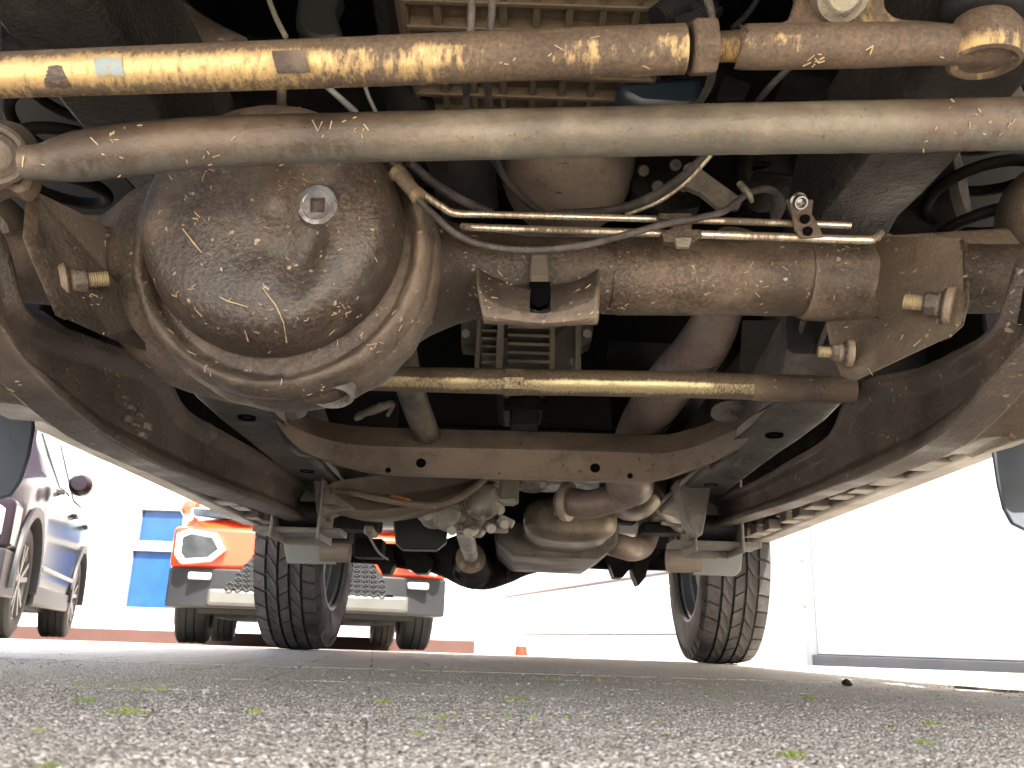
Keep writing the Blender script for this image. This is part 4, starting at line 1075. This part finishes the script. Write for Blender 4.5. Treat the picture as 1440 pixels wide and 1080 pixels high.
# plastic box and fuel tank
bxx = []
for D, yb, yt in ((2.16, 772, 726), (2.20, 775, 722), (2.5, 768, 710), (2.52, 764, 710)):
    bxx.append([P(552, yt, D), P(556, yb - 9, D), P(566, yb, D), P(614, yb + 1, D), P(628, yb - 10, D), P(632, yt, D)])
mk('canister_box', *loft(bxx), PLASTIC, veh, bevel=.004)
tk = []
for D, s in ((2.36, .93), (2.40, 1.0), (2.86, 1.0), (2.90, .95)):
    tk.append([P(694, 735, 2.4) + Vector((0, D - 2.4, 0)), P(697, 762, 2.4) + Vector((0, D - 2.4, 0)), P(722, 783, 2.4) + Vector((0, D - 2.4, 0)), P(838, 788, 2.4) + Vector((0, D - 2.4, 0)), P(866, 770, 2.4) + Vector((0, D - 2.4, 0)), P(870, 735, 2.4) + Vector((0, D - 2.4, 0))])
mk('fuel_tank', *loft(tk), TANKM, veh, bevel=.008)

# --- rear axle ---
RAY = 3.05
pr = cr([(430, 772, 13), (520, 778, 15), (560, 782, 17), (610, 784, 22), (640, 786, 33), (662, 787, 40), (690, 788, 40), (718, 787, 32), (750, 784, 22), (800, 782, 17), (860, 785, 16), (930, 788, 15), (1010, 790, 13)], 5)
sec = []
for x, y, r in pr:
    c = P(x, y, RAY); R_ = r * pm(c)
    sec.append([c + Vector((0, R_ * cos(2 * pi * k / 32), R_ * sin(2 * pi * k / 32))) for k in range(32)])
rax = mk('rear_axle', *loft(sec), DARKM, veh, rough=(.002, 20), smooth=60)
for pts in ([(528, 770), (552, 770), (556, 790), (548, 806), (538, 808), (528, 790)], [(566, 780), (600, 776), (612, 790), (600, 806), (584, 806), (572, 798)], [(846, 775), (890, 775), (886, 800), (876, 812), (864, 812), (858, 796)],
            [(888, 770), (936, 772), (926, 782), (914, 790), (908, 812), (898, 824), (890, 806)], [(738, 780), (750, 790), (748, 800), (742, 801), (736, 790)], [(756, 780), (792, 784), (790, 799), (770, 798)]):
    plate('axle_bracket', pts, DARKM, rax, D=RAY - .08, th=.09, bevel=.003)
lathe('pinion_nose', [(0, 0), (16 * pm(c), 0), (26 * pm(c), .1), (34 * pm(c), .2)], P(664, 786, 2.82), (0, 1, 0), DARKM, rax, seg=28)
for x, D in ((640, 2.98), (712, 2.98)):
    plate('axle_web', [(x, 770), (x + 5, 770), (x + 6, 815), (x, 812)], DARKM, rax, D=2.93, th=.06)
bb('floor_black_sheet', -.58, .58, 1.26, 2.44, .585, .60, VOID, veh, bevel=.002)  # black sheet added below the pale floor to read as deep shade
bb('spare_floor', -.62, .62, 2.45, 3.62, .545, .56, DARKM, veh, bevel=.002)
bb('rear_crossbar', -.34, .34, 2.34, 2.40, .355, .43, DARKM, veh, bevel=.006)

# --- radius-arm rear brackets and lower link brackets ---
for sx, pts in ((-1, None), (1, None)):
    # hanger that takes the tail of the arm
    x = .405 * sx
    hb = mk('arm_hanger', *join(box_vf((x - .045, 1.77, .30), .006, .13, .16), box_vf((x + .045, 1.77, .30), .006, .13, .16), box_vf((x, 1.835, .30), .084, .006, .16)), RAILM, veh, bevel=.002)
    lathe('hanger_bush', [(0, -.04), (.026, -.04), (.026, .04), (0, .04)], (x, 1.76, .272), (1, 0, 0), BLACK, hb, seg=24)
    V, Fc = hexnut_vf(Vector((x - .048 * sx, 1.76, .272)), (-sx, 0, 0), .013, .012); mk('hanger_nut', V, Fc, BROWN, hb)
    bb('hanger_base', x - .085, x + .085, 1.72, 1.80, .232, .243, SILL if False else RAILM, hb, bevel=.002)
for pts, D in (([(1000, 655), (1012, 648), (1000, 690), (988, 752), (980, 756), (968, 735), (958, 700), (950, 676)], 1.66), ([(440, 655), (452, 662), (466, 690), (500, 715), (470, 720), (452, 728), (444, 720)], 1.72)):
    hg = plate('hanger_gusset', pts, RAILM, veh, D=D, th=.06, bevel=.003)
for sx, xs_, xb, D in ((-1, (398, 472, 746, 794), (452, 492), 2.35), (1, (982, 1046, 762, 810), (938, 984), 2.35)):
    xa, xb2, ya, yb = xs_
    if sx < 0: pts = [(xa, ya), (xb2 + 4, ya), (xb2, yb), (xa + 6, yb - 2), (xa + 2, ya + 26)]
    else: pts = [(xa - 4, ya), (xb2, ya), (xb2 - 4, yb - 8), (xb2 - 12, yb), (xa - 8, yb - 2), (xa - 2, yb - 30)]
    g_ = plate('link_bracket', pts, GREYP, veh, D=D, th=.012, bevel=.002)
    g_['label'] = 'grey painted link bracket in front of the rear tyre'
    cm_ = P((xb[0] + xb[1]) / 2, (ya + yb) / 2 + (4 if sx < 0 else 2), D + .01); m = pm(cm_)
    lathe('link_bush', [(0, -.5 * (xb[1] - xb[0]) * m), (17 * m, -.5 * (xb[1] - xb[0]) * m), (17 * m, .5 * (xb[1] - xb[0]) * m), (0, .5 * (xb[1] - xb[0]) * m)], cm_, (1, 0, .02), ARM, g_, seg=28)
    for xx in (.3, .68):
        x = xa + (xb2 - xa) * xx; plate('bracket_slot', [(x, ya + 3), (x + 5, ya + 3), (x + 5, ya + 15), (x, ya + 15)], VOID, g_, D=D - .002, th=.004, bevel=.0005)
    x = xb[0] + 2 if sx < 0 else xb[1] - 12
    plate('rusty_tab', [(x, ya + 6), (x + 9, ya + 6), (x + 9, ya + 32), (x + 2, ya + 34)], TAN, g_, D=D - .014, th=.012, bevel=.003)
# thin bent wire hanging by the left bracket
tube('sensor_wire', [(505, 728, 2.0, 1.6), (518, 752, 2.0, 1.6), (532, 776, 2.02, 1.6), (546, 787, 2.02, 1.4)], GREYP, veh, n=5, seg=8)
for x, y, ww, hh, D in ((500, 738, 70, 18, 1.95), (522, 748, 14, 12, 1.94), (478, 752, 34, 20, 2.1), (520, 772, 40, 26, 2.5), (980, 768, 30, 30, 2.6), (700, 742, 30, 10, 2.1), (930, 745, 60, 14, 2.2)):
    c = P(x, y, D); m = pm(c); box('underfloor_block', c, ww * m, .08, hh * m, DARKM if hh > 12.5 else GEARB, veh, bevel=.005)
tube('brake_pipe', [(930, 735, 2.0, 3), (960, 740, 2.0, 3), (985, 735, 1.98, 3)], GEARB, veh, n=4, seg=10)
tube('stay_bar', [(905, 690, 1.9, 10), (935, 722, 2.05, 9), (962, 746, 2.2, 9)], GEARB, veh, n=4, seg=16)

# --- wheels ---
def off_road_wheel(cx, cy, side, roll_):
    R, Wt = .346, .186
    wh = empty('wheel', (cx, cy, R), 0, veh); o = Vector((cx, cy, R)); ax = Vector((side, 0, 0))
    h = Wt / 2
    prof = [(.208, -h * .86), (.214, -h * .98), (.235, -h * 1.06), (.275, -h * 1.09), (.31, -h * 1.05), (.328, -h * .96), (.334, -h * .8), (.335, 0)]
    prof = prof + [(r, -x) for r, x in prof[-2::-1]]
    V, Fc = lathe_vf(cr(prof, 3), o, ax, 72, False); mk('tyre', V, Fc, TYRE, wh, smooth=60)
    a, u, s = frame_of(ax)
    def pt(x, th, r): return o + a * x + (u * cos(th) + s * sin(th)) * r
    bl = []
    n = 40
    cols = [(-1.0, -.62, .2, .0), (-.53, -.23, .75, -.25), (-.14, .14, -.3, .35), (.23, .53, .75, .25), (.62, 1.0, .2, .5)]
    random.seed(9)
    for ci, (xa, xb, sk, ph) in enumerate(cols):
        for k in range(n):
            t0 = 2 * pi * (k + ph) / n + roll_; dt = 2 * pi / n
            g0, g1 = (.075 * dt, .925 * dt) if ci in (0, 4) else (.05 * dt, .95 * dt)
            edge = ci in (0, 4)
            skw = sk * dt
            pts_ = []
            for (x, tt) in ((xa, t0 + g0 - skw / 2), (xb, t0 + g0 + skw / 2), (xb, t0 + g1 + skw / 2), (xa, t0 + g1 - skw / 2)):
                rt = R - (.0105 if abs(x) > .9 else (.0015 if abs(x) > .5 else 0))
                pts_.append((x, tt, rt))
            # a notch in the middle of each block breaks the edge up
            top = [pt(x * h, tt, rt) for x, tt, rt in pts_]
            bot = [pt(x * h, tt, .326) for x, tt, rt in pts_]
            bl.append((top + bot, [(0, 1, 2, 3), (7, 6, 5, 4), (0, 4, 5, 1), (1, 5, 6, 2), (2, 6, 7, 3), (3, 7, 4, 0)]))
            if edge:
                sg = -1 if ci == 0 else 1
                p0 = [pt(sg * h * 1.0, t0 + g0, R - .011), pt(sg * h * 1.0, t0 + g1, R - .011), pt(sg * h * 1.085, t0 + g1 * .9, .308), pt(sg * h * 1.085, t0 + g0, .308)]
                p1 = [pt(sg * h * .9, t0 + g0, R - .02), pt(sg * h * .9, t0 + g1, R - .02), pt(sg * h * 1.0, t0 + g1, .308), pt(sg * h * 1.0, t0 + g0, .308)]
                bl.append((p0 + p1, [(0, 1, 2, 3), (7, 6, 5, 4), (0, 4, 5, 1), (1, 5, 6, 2), (2, 6, 7, 3), (3, 7, 4, 0)]))
    mk('tread', *join(*bl), TREAD, wh, smooth=0, kind='stuff')
    lathe('rim', [(.209, -h * .90), (.216, -h * .97), (.214, -h * .86), (.202, -h * .78), (.198, -h * .5), (.188, -h * .45), (.184, -h * .2), (.178, h * .2), (.172, h * .5), (.11, h * .62), (.0, h * .6)], o, ax, RIMM, wh, seg=56, caps=False, smooth=45)
    vf = [lathe_vf([(.208, -h * .94), (.213, -h * 1.03), (.219, -h * 1.0)], o, ax, 56, False)]
    mk('rim_lip', *join(*vf), plain('rim_lip_grey', (.30, .31, .33), .4, .5) if 'rim_lip_grey' not in bpy.data.materials else bpy.data.materials['rim_lip_grey'], wh)
    lathe('brake_drum', [(.0, -h * .55), (.06, -h * .6), (.125, -h * .45), (.128, h * .2), (.09, h * .3)], o, ax, BROWN, wh, seg=40, caps=True)
    return wh
wl = P(428, 912, 3.03); wr = P(1018, 931, 3.03)
off_road_wheel(-.668, 3.05, -1, .02); off_road_wheel(.700, 3.03, 1, .05)
off_road_wheel(-.82, .70, -1, .3); off_road_wheel(.82, .70, 1, .1)

# --- mud flaps behind the front wheels ---
plate('mud_flap', [(-60, 560), (44, 566), (47, 600), (40, 640), (28, 676), (14, 697), (-6, 703), (-60, 706)], FLAP, veh, D=1.26, th=.008, bevel=.003)['label'] = 'blue grey rubber mud flap behind the front wheel'
plate('mud_flap', [(1500, 600), (1394, 606), (1398, 640), (1404, 680), (1412, 715), (1424, 737), (1442, 746), (1500, 750)], FLAP, veh, D=1.24, th=.008, bevel=.003)['label'] = 'blue grey rubber mud flap behind the front wheel'
# --- knuckle and spring seat pieces at the edges ---
plate('spring_seat', [(-60, 430), (-10, 470), (30, 505), (62, 545), (71, 560), (58, 570), (46, 575), (20, 566), (-60, 560)], ARM, veh, D=.93, th=.10, bevel=.008)
plate('spring_seat', [(1500, 480), (1440, 505), (1400, 540), (1368, 585), (1358, 592), (1364, 604), (1382, 615), (1420, 612), (1430, 620), (1500, 600)], BROWN, veh, D=.93, th=.10, bevel=.008)
c = P(1492, 310, .80); m = pm(c)
lathe('steering_knuckle', [(0, .07), (40 * m, .07), (62 * m, .055), (78 * m, .03), (84 * m, 0), (84 * m, -.06), (0, -.06)], c, (-.55, -.8, -.2), ARM, veh, seg=44)
c = P(-40, 345, .82); m = pm(c)
lathe('steering_knuckle', [(0, .07), (40 * m, .07), (62 * m, .055), (78 * m, .03), (84 * m, 0), (84 * m, -.06), (0, -.06)], c, (.55, -.8, -.2), ARM, veh, seg=44)
plate('tower_edge', [(1338, 212), (1350, 214), (1360, 250), (1368, 300), (1362, 306), (1350, 270)], RAILM, veh, D=.84, th=.02)
plate('spring_tower', [(1300, 214), (1338, 212), (1362, 306), (1350, 330), (1250, 330)], DARKM, veh, D=.90, th=.02)
# coil springs beside the rails
for sx in (-1, 1):
    pts_ = []
    for k in range(160):
        t_ = k / 159; a = t_ * 2 * pi * 6.5
        pts_.append(Vector((sx * .50 + .055 * cos(a), .86 + .055 * sin(a), .44 + .34 * t_)))
    mk('coil_spring', *sweep(pts_, [.0065] * 160, 10), DARKM, veh)

# --- top-of-view clutter ---
plate('tow_plate', [(0, 30), (60, 20), (130, 48), (150, 62), (60, 72), (0, 76)], DARKM, veh, D=.60, th=.02)
plate('bracing_panel', [(0, -20), (120, -20), (80, 10), (132, 62), (150, 66), (0, 70)], DARKM, veh, D=.72, th=.01)
plate('bracing_panel', [(150, 130), (200, 132), (214, 168), (150, 180), (120, 200), (95, 130)], DARKM, veh, D=.76, th=.01)
tube('tie_bar', [(80, -20, .70, 12), (110, 40, .68, 12), (140, 75, .66, 12)], ARM, veh, n=4, seg=14)
tube('tie_bar', [(200, -20, .80, 36), (250, 50, .80, 44), (330, 90, .80, 40)], ARM, veh, n=5, seg=20)
plate('air_duct', [(420, -20), (478, -20), (470, 10), (480, 50), (446, 56), (418, 40), (414, 20)], PLASTIC, veh, D=.72, th=.03, bevel=.006, smo=3)
tube('support_rod', [(375, -10, .66, 4), (388, 25, .66, 4), (402, 52, .66, 4)], GEARB, veh, n=3, seg=10)
tube('axle_breather_mount', [(396, 128, .80, 7), (396, 150, .80, 8), (396, 165, .80, 20)], BROWN, veh, n=4, seg=16)
# top casting of the differential nose
c = P(375, 178, .84); m = pm(c)
lathe('pinion_housing', [(0, 0), (70 * m, -.004), (95 * m, -.02), (108 * m, -.06), (108 * m, -.12)], c, (0, -.45, .9), BROWN, axle, seg=40, rough=(.002, 30))
tube('vent_hose', [(455, 118, .70, 4), (475, 135, .70, 4.5), (500, 158, .72, 5)], GREYP, veh, n=4, seg=10)
tube('vent_hose', [(510, 110, .76, 3), (518, 135, .76, 3), (530, 160, .76, 3)], GREYP, veh, n=4, seg=10)
tube('breather_pipe', [(664, -30, .56, 5.5), (662, 40, .565, 5.5), (655, 90, .60, 5.5), (657, 160, .66, 5)], HOSE, veh, n=5, seg=12)
tube('breather_pipe', [(694, -30, .56, 5.5), (690, 40, .565, 5.5), (685, 100, .60, 5.5), (690, 165, .66, 5), (700, 230, .74, 5), (724, 268, .80, 4.5), (764, 300, .84, 4.5)], HOSE, veh, n=6, seg=12)
tube('breather_pipe', [(686, 215, .86, 5), (712, 255, .86, 5), (742, 285, .86, 5), (764, 300, .86, 5)], BLACK, veh, n=6, seg=12)
cg = []
for k in range(60):
    t_ = k / 59; cg.append((925 + 80 * t_, 22 - 20 * sin(pi * t_) + 6, .68, 17 + (2.5 if k % 3 == 0 else 0)))
tube('corrugated_hose', cg, BLACK, veh, n=1, seg=20)
plate('hose_label', [(948, 22), (985, 12), (990, 26), (952, 36)], PLASTIC, veh, D=.655, th=.002)
tube('wiring_sleeve', [(985, -20, .60, 6), (1000, 15, .60, 6), (1003, 60, .62, 6), (1000, 110, .66, 6), (985, 142, .70, 5), (970, 152, .72, 5)], HOSE, veh, n=6, seg=14)
tube('wiring_loom', [(1075, -20, .62, 4), (1055, 15, .62, 4), (1030, 40, .62, 4)], BLACK, veh, n=4, seg=10)
tube('wiring_loom', [(1110, 95, .72, 5), (1085, 120, .74, 5), (1062, 148, .78, 5)], HOSE, veh, n=4, seg=10)
plate('filter_body', [(866, 110), (990, 104), (992, 140), (970, 155), (900, 150), (872, 135)], plain('dark_teal_plastic', (.012, .02, .028), .35), veh, D=.80, th=.10, bevel=.01)
plate('mount_block', [(1020, 105), (1058, 118), (1048, 140), (1008, 140), (1014, 112)], DARKM, veh, D=.78, th=.04)
plate('brace_angle', [(1108, 96), (1190, 118), (1214, 126), (1206, 140), (1090, 140)], DARKM, veh, D=.78, th=.02)
tube('mud_boss', [(1275, 132, .70, 14), (1300, 118, .70, 16), (1322, 100, .70, 14)], ARM, veh, n=4, seg=16, rough=(.004, 60))
plate('steering_arm', [(1340, 100), (1430, 100), (1460, 160), (1360, 160)], ARM, veh, D=.66, th=.03, bevel=.006)
bb('radiator_support', -.45, .45, .30, .34, .72, .95, DARKM, veh)
plate('engine_bracket', [(880, 215), (990, 215), (985, 290), (930, 300), (890, 270)], DARKM, veh, D=1.02, th=.03)
for k, (x, y) in enumerate([(905, 240), (925, 262), (950, 232), (962, 262), (915, 280), (976, 240)]):
    c = P(x, y, 1.015); lathe('bracket_boss', [(.003, .004), (6 * pm(c), .004), (8 * pm(c), .002), (8 * pm(c), -.004)], c, (0, -1, -.5), GEARB, veh, seg=14)
plate('servo_bracket', [(962, 232), (972, 226), (1030, 268), (1046, 280), (1040, 292), (1010, 290), (985, 270), (966, 262)], GEARB, veh, D=.93, th=.012, bevel=.002)
blob(P(1088, 240, 1.0), .05, .05, .045, 'steering_box', veh, DARKM, seed=3)
for k in range(3):
    c = P(1086, 222 + 14 * k, .96); box('gaiter_fold', c, .05, .02, .006, DARKM, veh, bevel=.002)
# pressed panel between the rails and the arms
plate('heat_shield', [(1045, 450, 1.05), (1120, 450, 1.0), (1160, 455, .98), (1110, 540, 1.15), (1040, 620, 1.35), (1040, 540, 1.2)], SHADEBLK, veh, th=.006, bevel=.001)
tube('shield_fold', [(1130, 450, .97, 4), (1118, 495, 1.02, 5), (1108, 540, 1.1, 5)], RAILM, veh, n=4, seg=10)
tube('shield_fold', [(1166, 450, .95, 3), (1150, 495, 1.0, 4), (1138, 540, 1.08, 4)], RAILM, veh, n=4, seg=10)
plate('floor_panel', [(850, 440, 1.5), (1040, 440, 1.5), (1020, 600, 1.75), (860, 600, 1.75)], DARKM, veh, th=.01)
plate('floor_panel', [(440, 480, 1.3), (560, 480, 1.3), (560, 600, 1.6), (440, 600, 1.6)], DARKM, veh, th=.01)
tube('torn_bracket', [(500, 588, 1.30, 4), (530, 574, 1.28, 6), (552, 566, 1.28, 4), (545, 584, 1.30, 3)], GEARB, veh, n=4, seg=10, rough=(.003, 80))

# --- brake pipes, hose, clips along the axle ---
tube('brake_line', [(552, 236, .69, 5), (580, 262, .70, 5.5), (620, 290, .715, 5.5), (642, 300, .72, 5.5), (700, 302, .72, 5), (960, 309, .72, 5), (1196, 317, .72, 5)], LINE, axle, n=8, seg=14)
tube('brake_line', [(650, 318, .725, 5), (700, 321, .715, 5.5), (930, 328, .715, 5.5), (1000, 330, .712, 6), (1200, 337, .712, 6), (1228, 336, .715, 6), (1238, 328, .725, 6)], LINE, axle, n=8, seg=14)
bh = tube('brake_hose', [(586, 278, .665, 5), (610, 302, .67, 5), (640, 328, .675, 5), (680, 345, .68, 5), (745, 352, .68, 5), (820, 345, .68, 5), (880, 330, .685, 5), (940, 314, .69, 5), (985, 306, .70, 5), (1020, 296, .71, 5), (1052, 272, .73, 5), (1080, 266, .75, 5.5), (1095, 276, .77, 6)], HOSE, axle, n=8, seg=14)
q = [(560, 244), (568, 253), (586, 274)]
path = [P(x, y, .665) for x, y in ((556, 240), (590, 278))]
mk('hose_ferrule', *sweep([path[0].lerp(path[1], t_) for t_ in (0, .02, .98, 1)], [r * pm(path[0]) for r in (8, 10.5, 10.5, 8)], 24), BROWN, bh if False else axle)
for t_ in (.06, .9):
    a = path[0].lerp(path[1], t_); dx = (path[1] - path[0]).normalized()
    lathe('ferrule_ring', [(9 * pm(a), -.003), (12 * pm(a), -.002), (12 * pm(a), .003), (9 * pm(a), .004)], a, dx, TAN, axle, seg=24)
tube('rubber_hose', [(575, 228, .72, 7), (610, 258, .74, 7), (650, 282, .76, 7), (690, 300, .78, 7)], HOSE, veh, n=6, seg=14)
tube('rubber_hose', [(1005, 205, .70, 6), (965, 245, .73, 7), (915, 278, .76, 7), (860, 296, .78, 7), (780, 302, .80, 7)], HOSE, veh, n=6, seg=14)
tube('rubber_hose', [(1000, 218, .70, 3), (965, 256, .72, 3), (925, 284, .74, 3), (880, 302, .76, 3)], LINE, veh, n=6, seg=10)
cl = plate('line_clip', [(926, 299), (972, 299), (976, 306), (972, 322), (984, 322), (988, 330), (976, 340), (934, 340), (930, 326), (944, 320), (942, 308), (926, 306)], TUBEG, axle, D=.705, th=.008, bevel=.001)
plate('clip_tongue', [(948, 333), (974, 333), (970, 347), (952, 347)], GEARB, axle, D=.70, th=.006)
lbk = plate('line_bracket', [(1106, 280), (1144, 280), (1142, 300), (1152, 318), (1158, 332), (1128, 334), (1118, 322), (1114, 300)], BROWN, axle, D=.702, th=.004, bevel=.0008)
for x, y in ((1132, 308), (1136, 325)):
    c = P(x, y, .700); lathe('bracket_hole', [(0, .0005), (5 * pm(c), .0005), (6.5 * pm(c), .0015), (7 * pm(c), -.001)], c, (0, -1, -.3), VOID, lbk if False else axle, seg=14)
c = P(1124, 284, .697); m = pm(c)
lathe('bracket_bolt', [(0, .003), (5 * m, .002), (7.5 * m, .005), (9.5 * m, .005), (10 * m, 0), (13 * m, -.001), (13 * m, -.004), (0, -.004)], c, (.1, -.8, -.6), ZINC, axle, seg=24)
tube('sensor_lead', [(1088, 268, .76, 5), (1096, 285, .78, 10), (1090, 305, .80, 8)], HOSE, axle, n=4, seg=12)
tube('cable_tie', [(1040, 258, .73, 5), (1052, 272, .725, 5), (1058, 284, .73, 3)], GEARB, axle, n=4, seg=8)

# ------------------------------------------------------------------ litter: straw stuck in the grime, moss in the joints
random.seed(21)
surf = []
for nm in ('differential_cover', 'axle_housing', 'track_rod', 'drag_link', 'arm_bracket', 'radius_arm', 'saddle_pad', 'housing_bowl', 'axle_tube', 'rod_end', 'damper_bracket', 'tube_collar', 'grimy_stretch'):
    for V_, F_ in GEO.get(nm, []): surf.append((V_, F_))
bvt = BVHTree.FromPolygons(*join(*surf))
regions = [(200, 540, 250, 500, 62), (200, 620, 400, 560, 55), (580, 860, 330, 450, 42), (150, 520, 165, 230, 30), (1250, 1440, 150, 200, 16), (1150, 1440, 340, 530, 40), (0, 240, 330, 640, 45), (520, 1330, 55, 110, 24), (860, 1240, 340, 440, 30), (1180, 1420, 520, 660, 16), (20, 200, 170, 470, 20)]
sv = []
for xa, xb, ya, yb, n in regions:
    cl_ = [(random.uniform(xa, xb), random.uniform(ya, yb), random.uniform(6, 30)) for _ in range(max(3, n // 7))]
    for _ in range(n):
        kx, ky, ks = random.choice(cl_)
        if random.random() < .3: kx, ky = random.uniform(xa, xb), random.uniform(ya, yb)
        h_, n_, _, _ = bvt.ray_cast(CAMLOC, ray(random.gauss(kx, ks), random.gauss(ky, ks * .7)).normalized(), 1.3)
        if h_ is None: continue
        if n_.dot(FWD) > 0: n_ = -n_
        a, u, s = frame_of(n_); th = random.uniform(0, 2 * pi); d = u * cos(th) + s * sin(th)
        d = (d + n_ * random.uniform(-.1, .35)).normalized(); e = n_.cross(d).normalized()
        L_ = random.choice((.0022, .003, .003, .004, .0065)) * random.uniform(.7, 1.2)
        wd = random.uniform(.0004, .0008)
        vv, ff = box_vf(h_ + n_ * .0006, L_, wd, .0006, (d, e, d.cross(e)))
        sv.append((vv, ff))
for pts in ([(370, 405), (390, 432), (400, 455), (404, 482)], [(258, 322), (272, 340), (285, 356)], [(310, 418), (322, 424), (350, 432)], [(345, 465), (350, 480)], [(440, 170), (448, 186), (454, 172)], [(1216, 72), (1226, 66), (1222, 78)]):
    hp = []
    for x, y in pts:
        h_, n_, _, _ = bvt.ray_cast(CAMLOC, ray(x, y).normalized(), 1.3)
        if h_ is not None: hp.append(h_ - FWD * .002)
    if len(hp) > 1: sv.append(sweep(hp, [.0004 + .0003 * (i % 2) for i in range(len(hp))], 6))
so_ = mk('straw_litter', *join(*sv), STRAW, None, smooth=0)
tag(so_, 'bits of dry straw and chaff stuck to the grimy axle and rods', kind='stuff')

MOSS = plain('yellow_green_moss', (.20, .26, .03), .85, var=.35)
def gpos(x, y):
    d = ray(x, y); t_ = -CAMLOC.z / d.z; return CAMLOC + d * t_
moss = [(120, 984, 18, 'thin moss line on the paving below the grey car'), (180, 1000, 26, 'largest moss tuft at the left of the near paving'), (57, 1026, 12, 'small round moss tuft at the left edge of the paving'), (68, 1076, 18, 'moss tuft in the bottom left corner of the paving'),
        (540, 986, 14, 'short moss streak on the paving ahead of the left rear tyre'), (590, 1032, 14, 'moss tuft on a joint, nearer of a pair'), (623, 1020, 12, 'moss tuft on a joint, farther of a pair'),
        (726, 983, 18, 'moss streak in the middle of the paving'), (1114, 1060, 22, 'bright moss tuft nearest the camera on the right'), (1140, 981, 12, 'moss tuft on the paving ahead of the right rear tyre'),
        (1250, 1020, 10, 'small moss tuft between two others on the right'), (1300, 1042, 16, 'moss tuft at the right of the paving'), (1308, 1016, 14, 'flat moss streak at the right of the paving')]
for x, y, r, lab in moss:
    c = gpos(x, y); m = pm(c); vf = []
    for k in range(46):
        th = random.uniform(0, 2 * pi); rr = r * m * sqrt(random.random())
        p = c + Vector((rr * cos(th), rr * sin(th) * 1.2, 0)); hgt = r * m * .42 * (1 - .75 * rr / (r * m)) * random.uniform(.5, 1.2)
        q0 = random.uniform(0, pi); b_ = r * m * random.uniform(.05, .12)
        tip = p + Vector((random.uniform(-1, 1), random.uniform(-1, 1), 0)) * hgt * .8 + Vector((0, 0, hgt))
        vf.append(([p + Vector((b_ * cos(q0 + k2 * 2.1), b_ * sin(q0 + k2 * 2.1), -.002)) for k2 in range(3)] + [tip], [(0, 1, 2), (0, 1, 3), (1, 2, 3), (2, 0, 3)]))
    o = mk('moss_tuft', *join(*vf), MOSS, None, smooth=0)
    tag(o, lab, 'moss', 'moss tufts in the paving joints')
for k in range(8):
    jx_, jy_ = random.choice((-.3, -.1, .1, .3, -.2, 0, .2)), random.choice((.54, .54, .74, .94, 1.14))
    along = random.random() < .6
    pts_ = [pave(jx_ + (random.uniform(0, .2) if along else random.uniform(-.002, .002)), jy_ + (random.uniform(-.002, .002) if along else random.uniform(0, .2))) for _ in range(2)]
    vf = []
    for q_ in range(34):
        p = pts_[0].lerp(pts_[1], random.random()) + Vector((random.gauss(0, .0012), random.gauss(0, .0012), -.001)); hg = random.uniform(.0008, .0026); b_ = random.uniform(.0006, .0013)
        vf.append(([p + Vector((b_, 0, 0)), p + Vector((-b_, b_, 0)), p + Vector((-b_, -b_, 0)), p + Vector((random.uniform(-.001, .001), 0, hg))], [(0, 1, 2), (0, 1, 3), (1, 2, 3), (2, 0, 3)]))
    JV = JV + vf if k else vf
tag(mk('joint_moss', *join(*JV), MOSS, None, smooth=0), 'thin green moss growing along the paving joints', kind='stuff')
c = gpos(1191, 965)
V, Fc = lathe_vf([(.0005, 0), (.006, .001), (.0075, .004), (.005, .008), (.001, .0095)], c, (0.1, 0, 1), 12)
tag(mk('pebble', V, Fc, PLASTIC, None, rough=(.001, 200)), 'small dark pebble on the paving ahead of the right rear tyre', 'pebble')
# grit and leaf crumbs
vf = []
for k in range(900):
    D = random.uniform(.26, 1.6) ; x = random.uniform(-.65, .65) * D
    r = random.uniform(.0006, .0017)
    vf.append(lathe_vf([(r * .3, 0), (r, r * .4), (r * .8, r), (r * .2, r * 1.3)], (x, D, -.0006), (random.uniform(-.5, .5), random.uniform(-.5, .5), 1), 5))
tag(mk('grit', *join(*vf), plain('grit_stone', (.36, .34, .31), .7, var=.5), None, smooth=0), 'loose grit scattered over the near paving', kind='stuff')
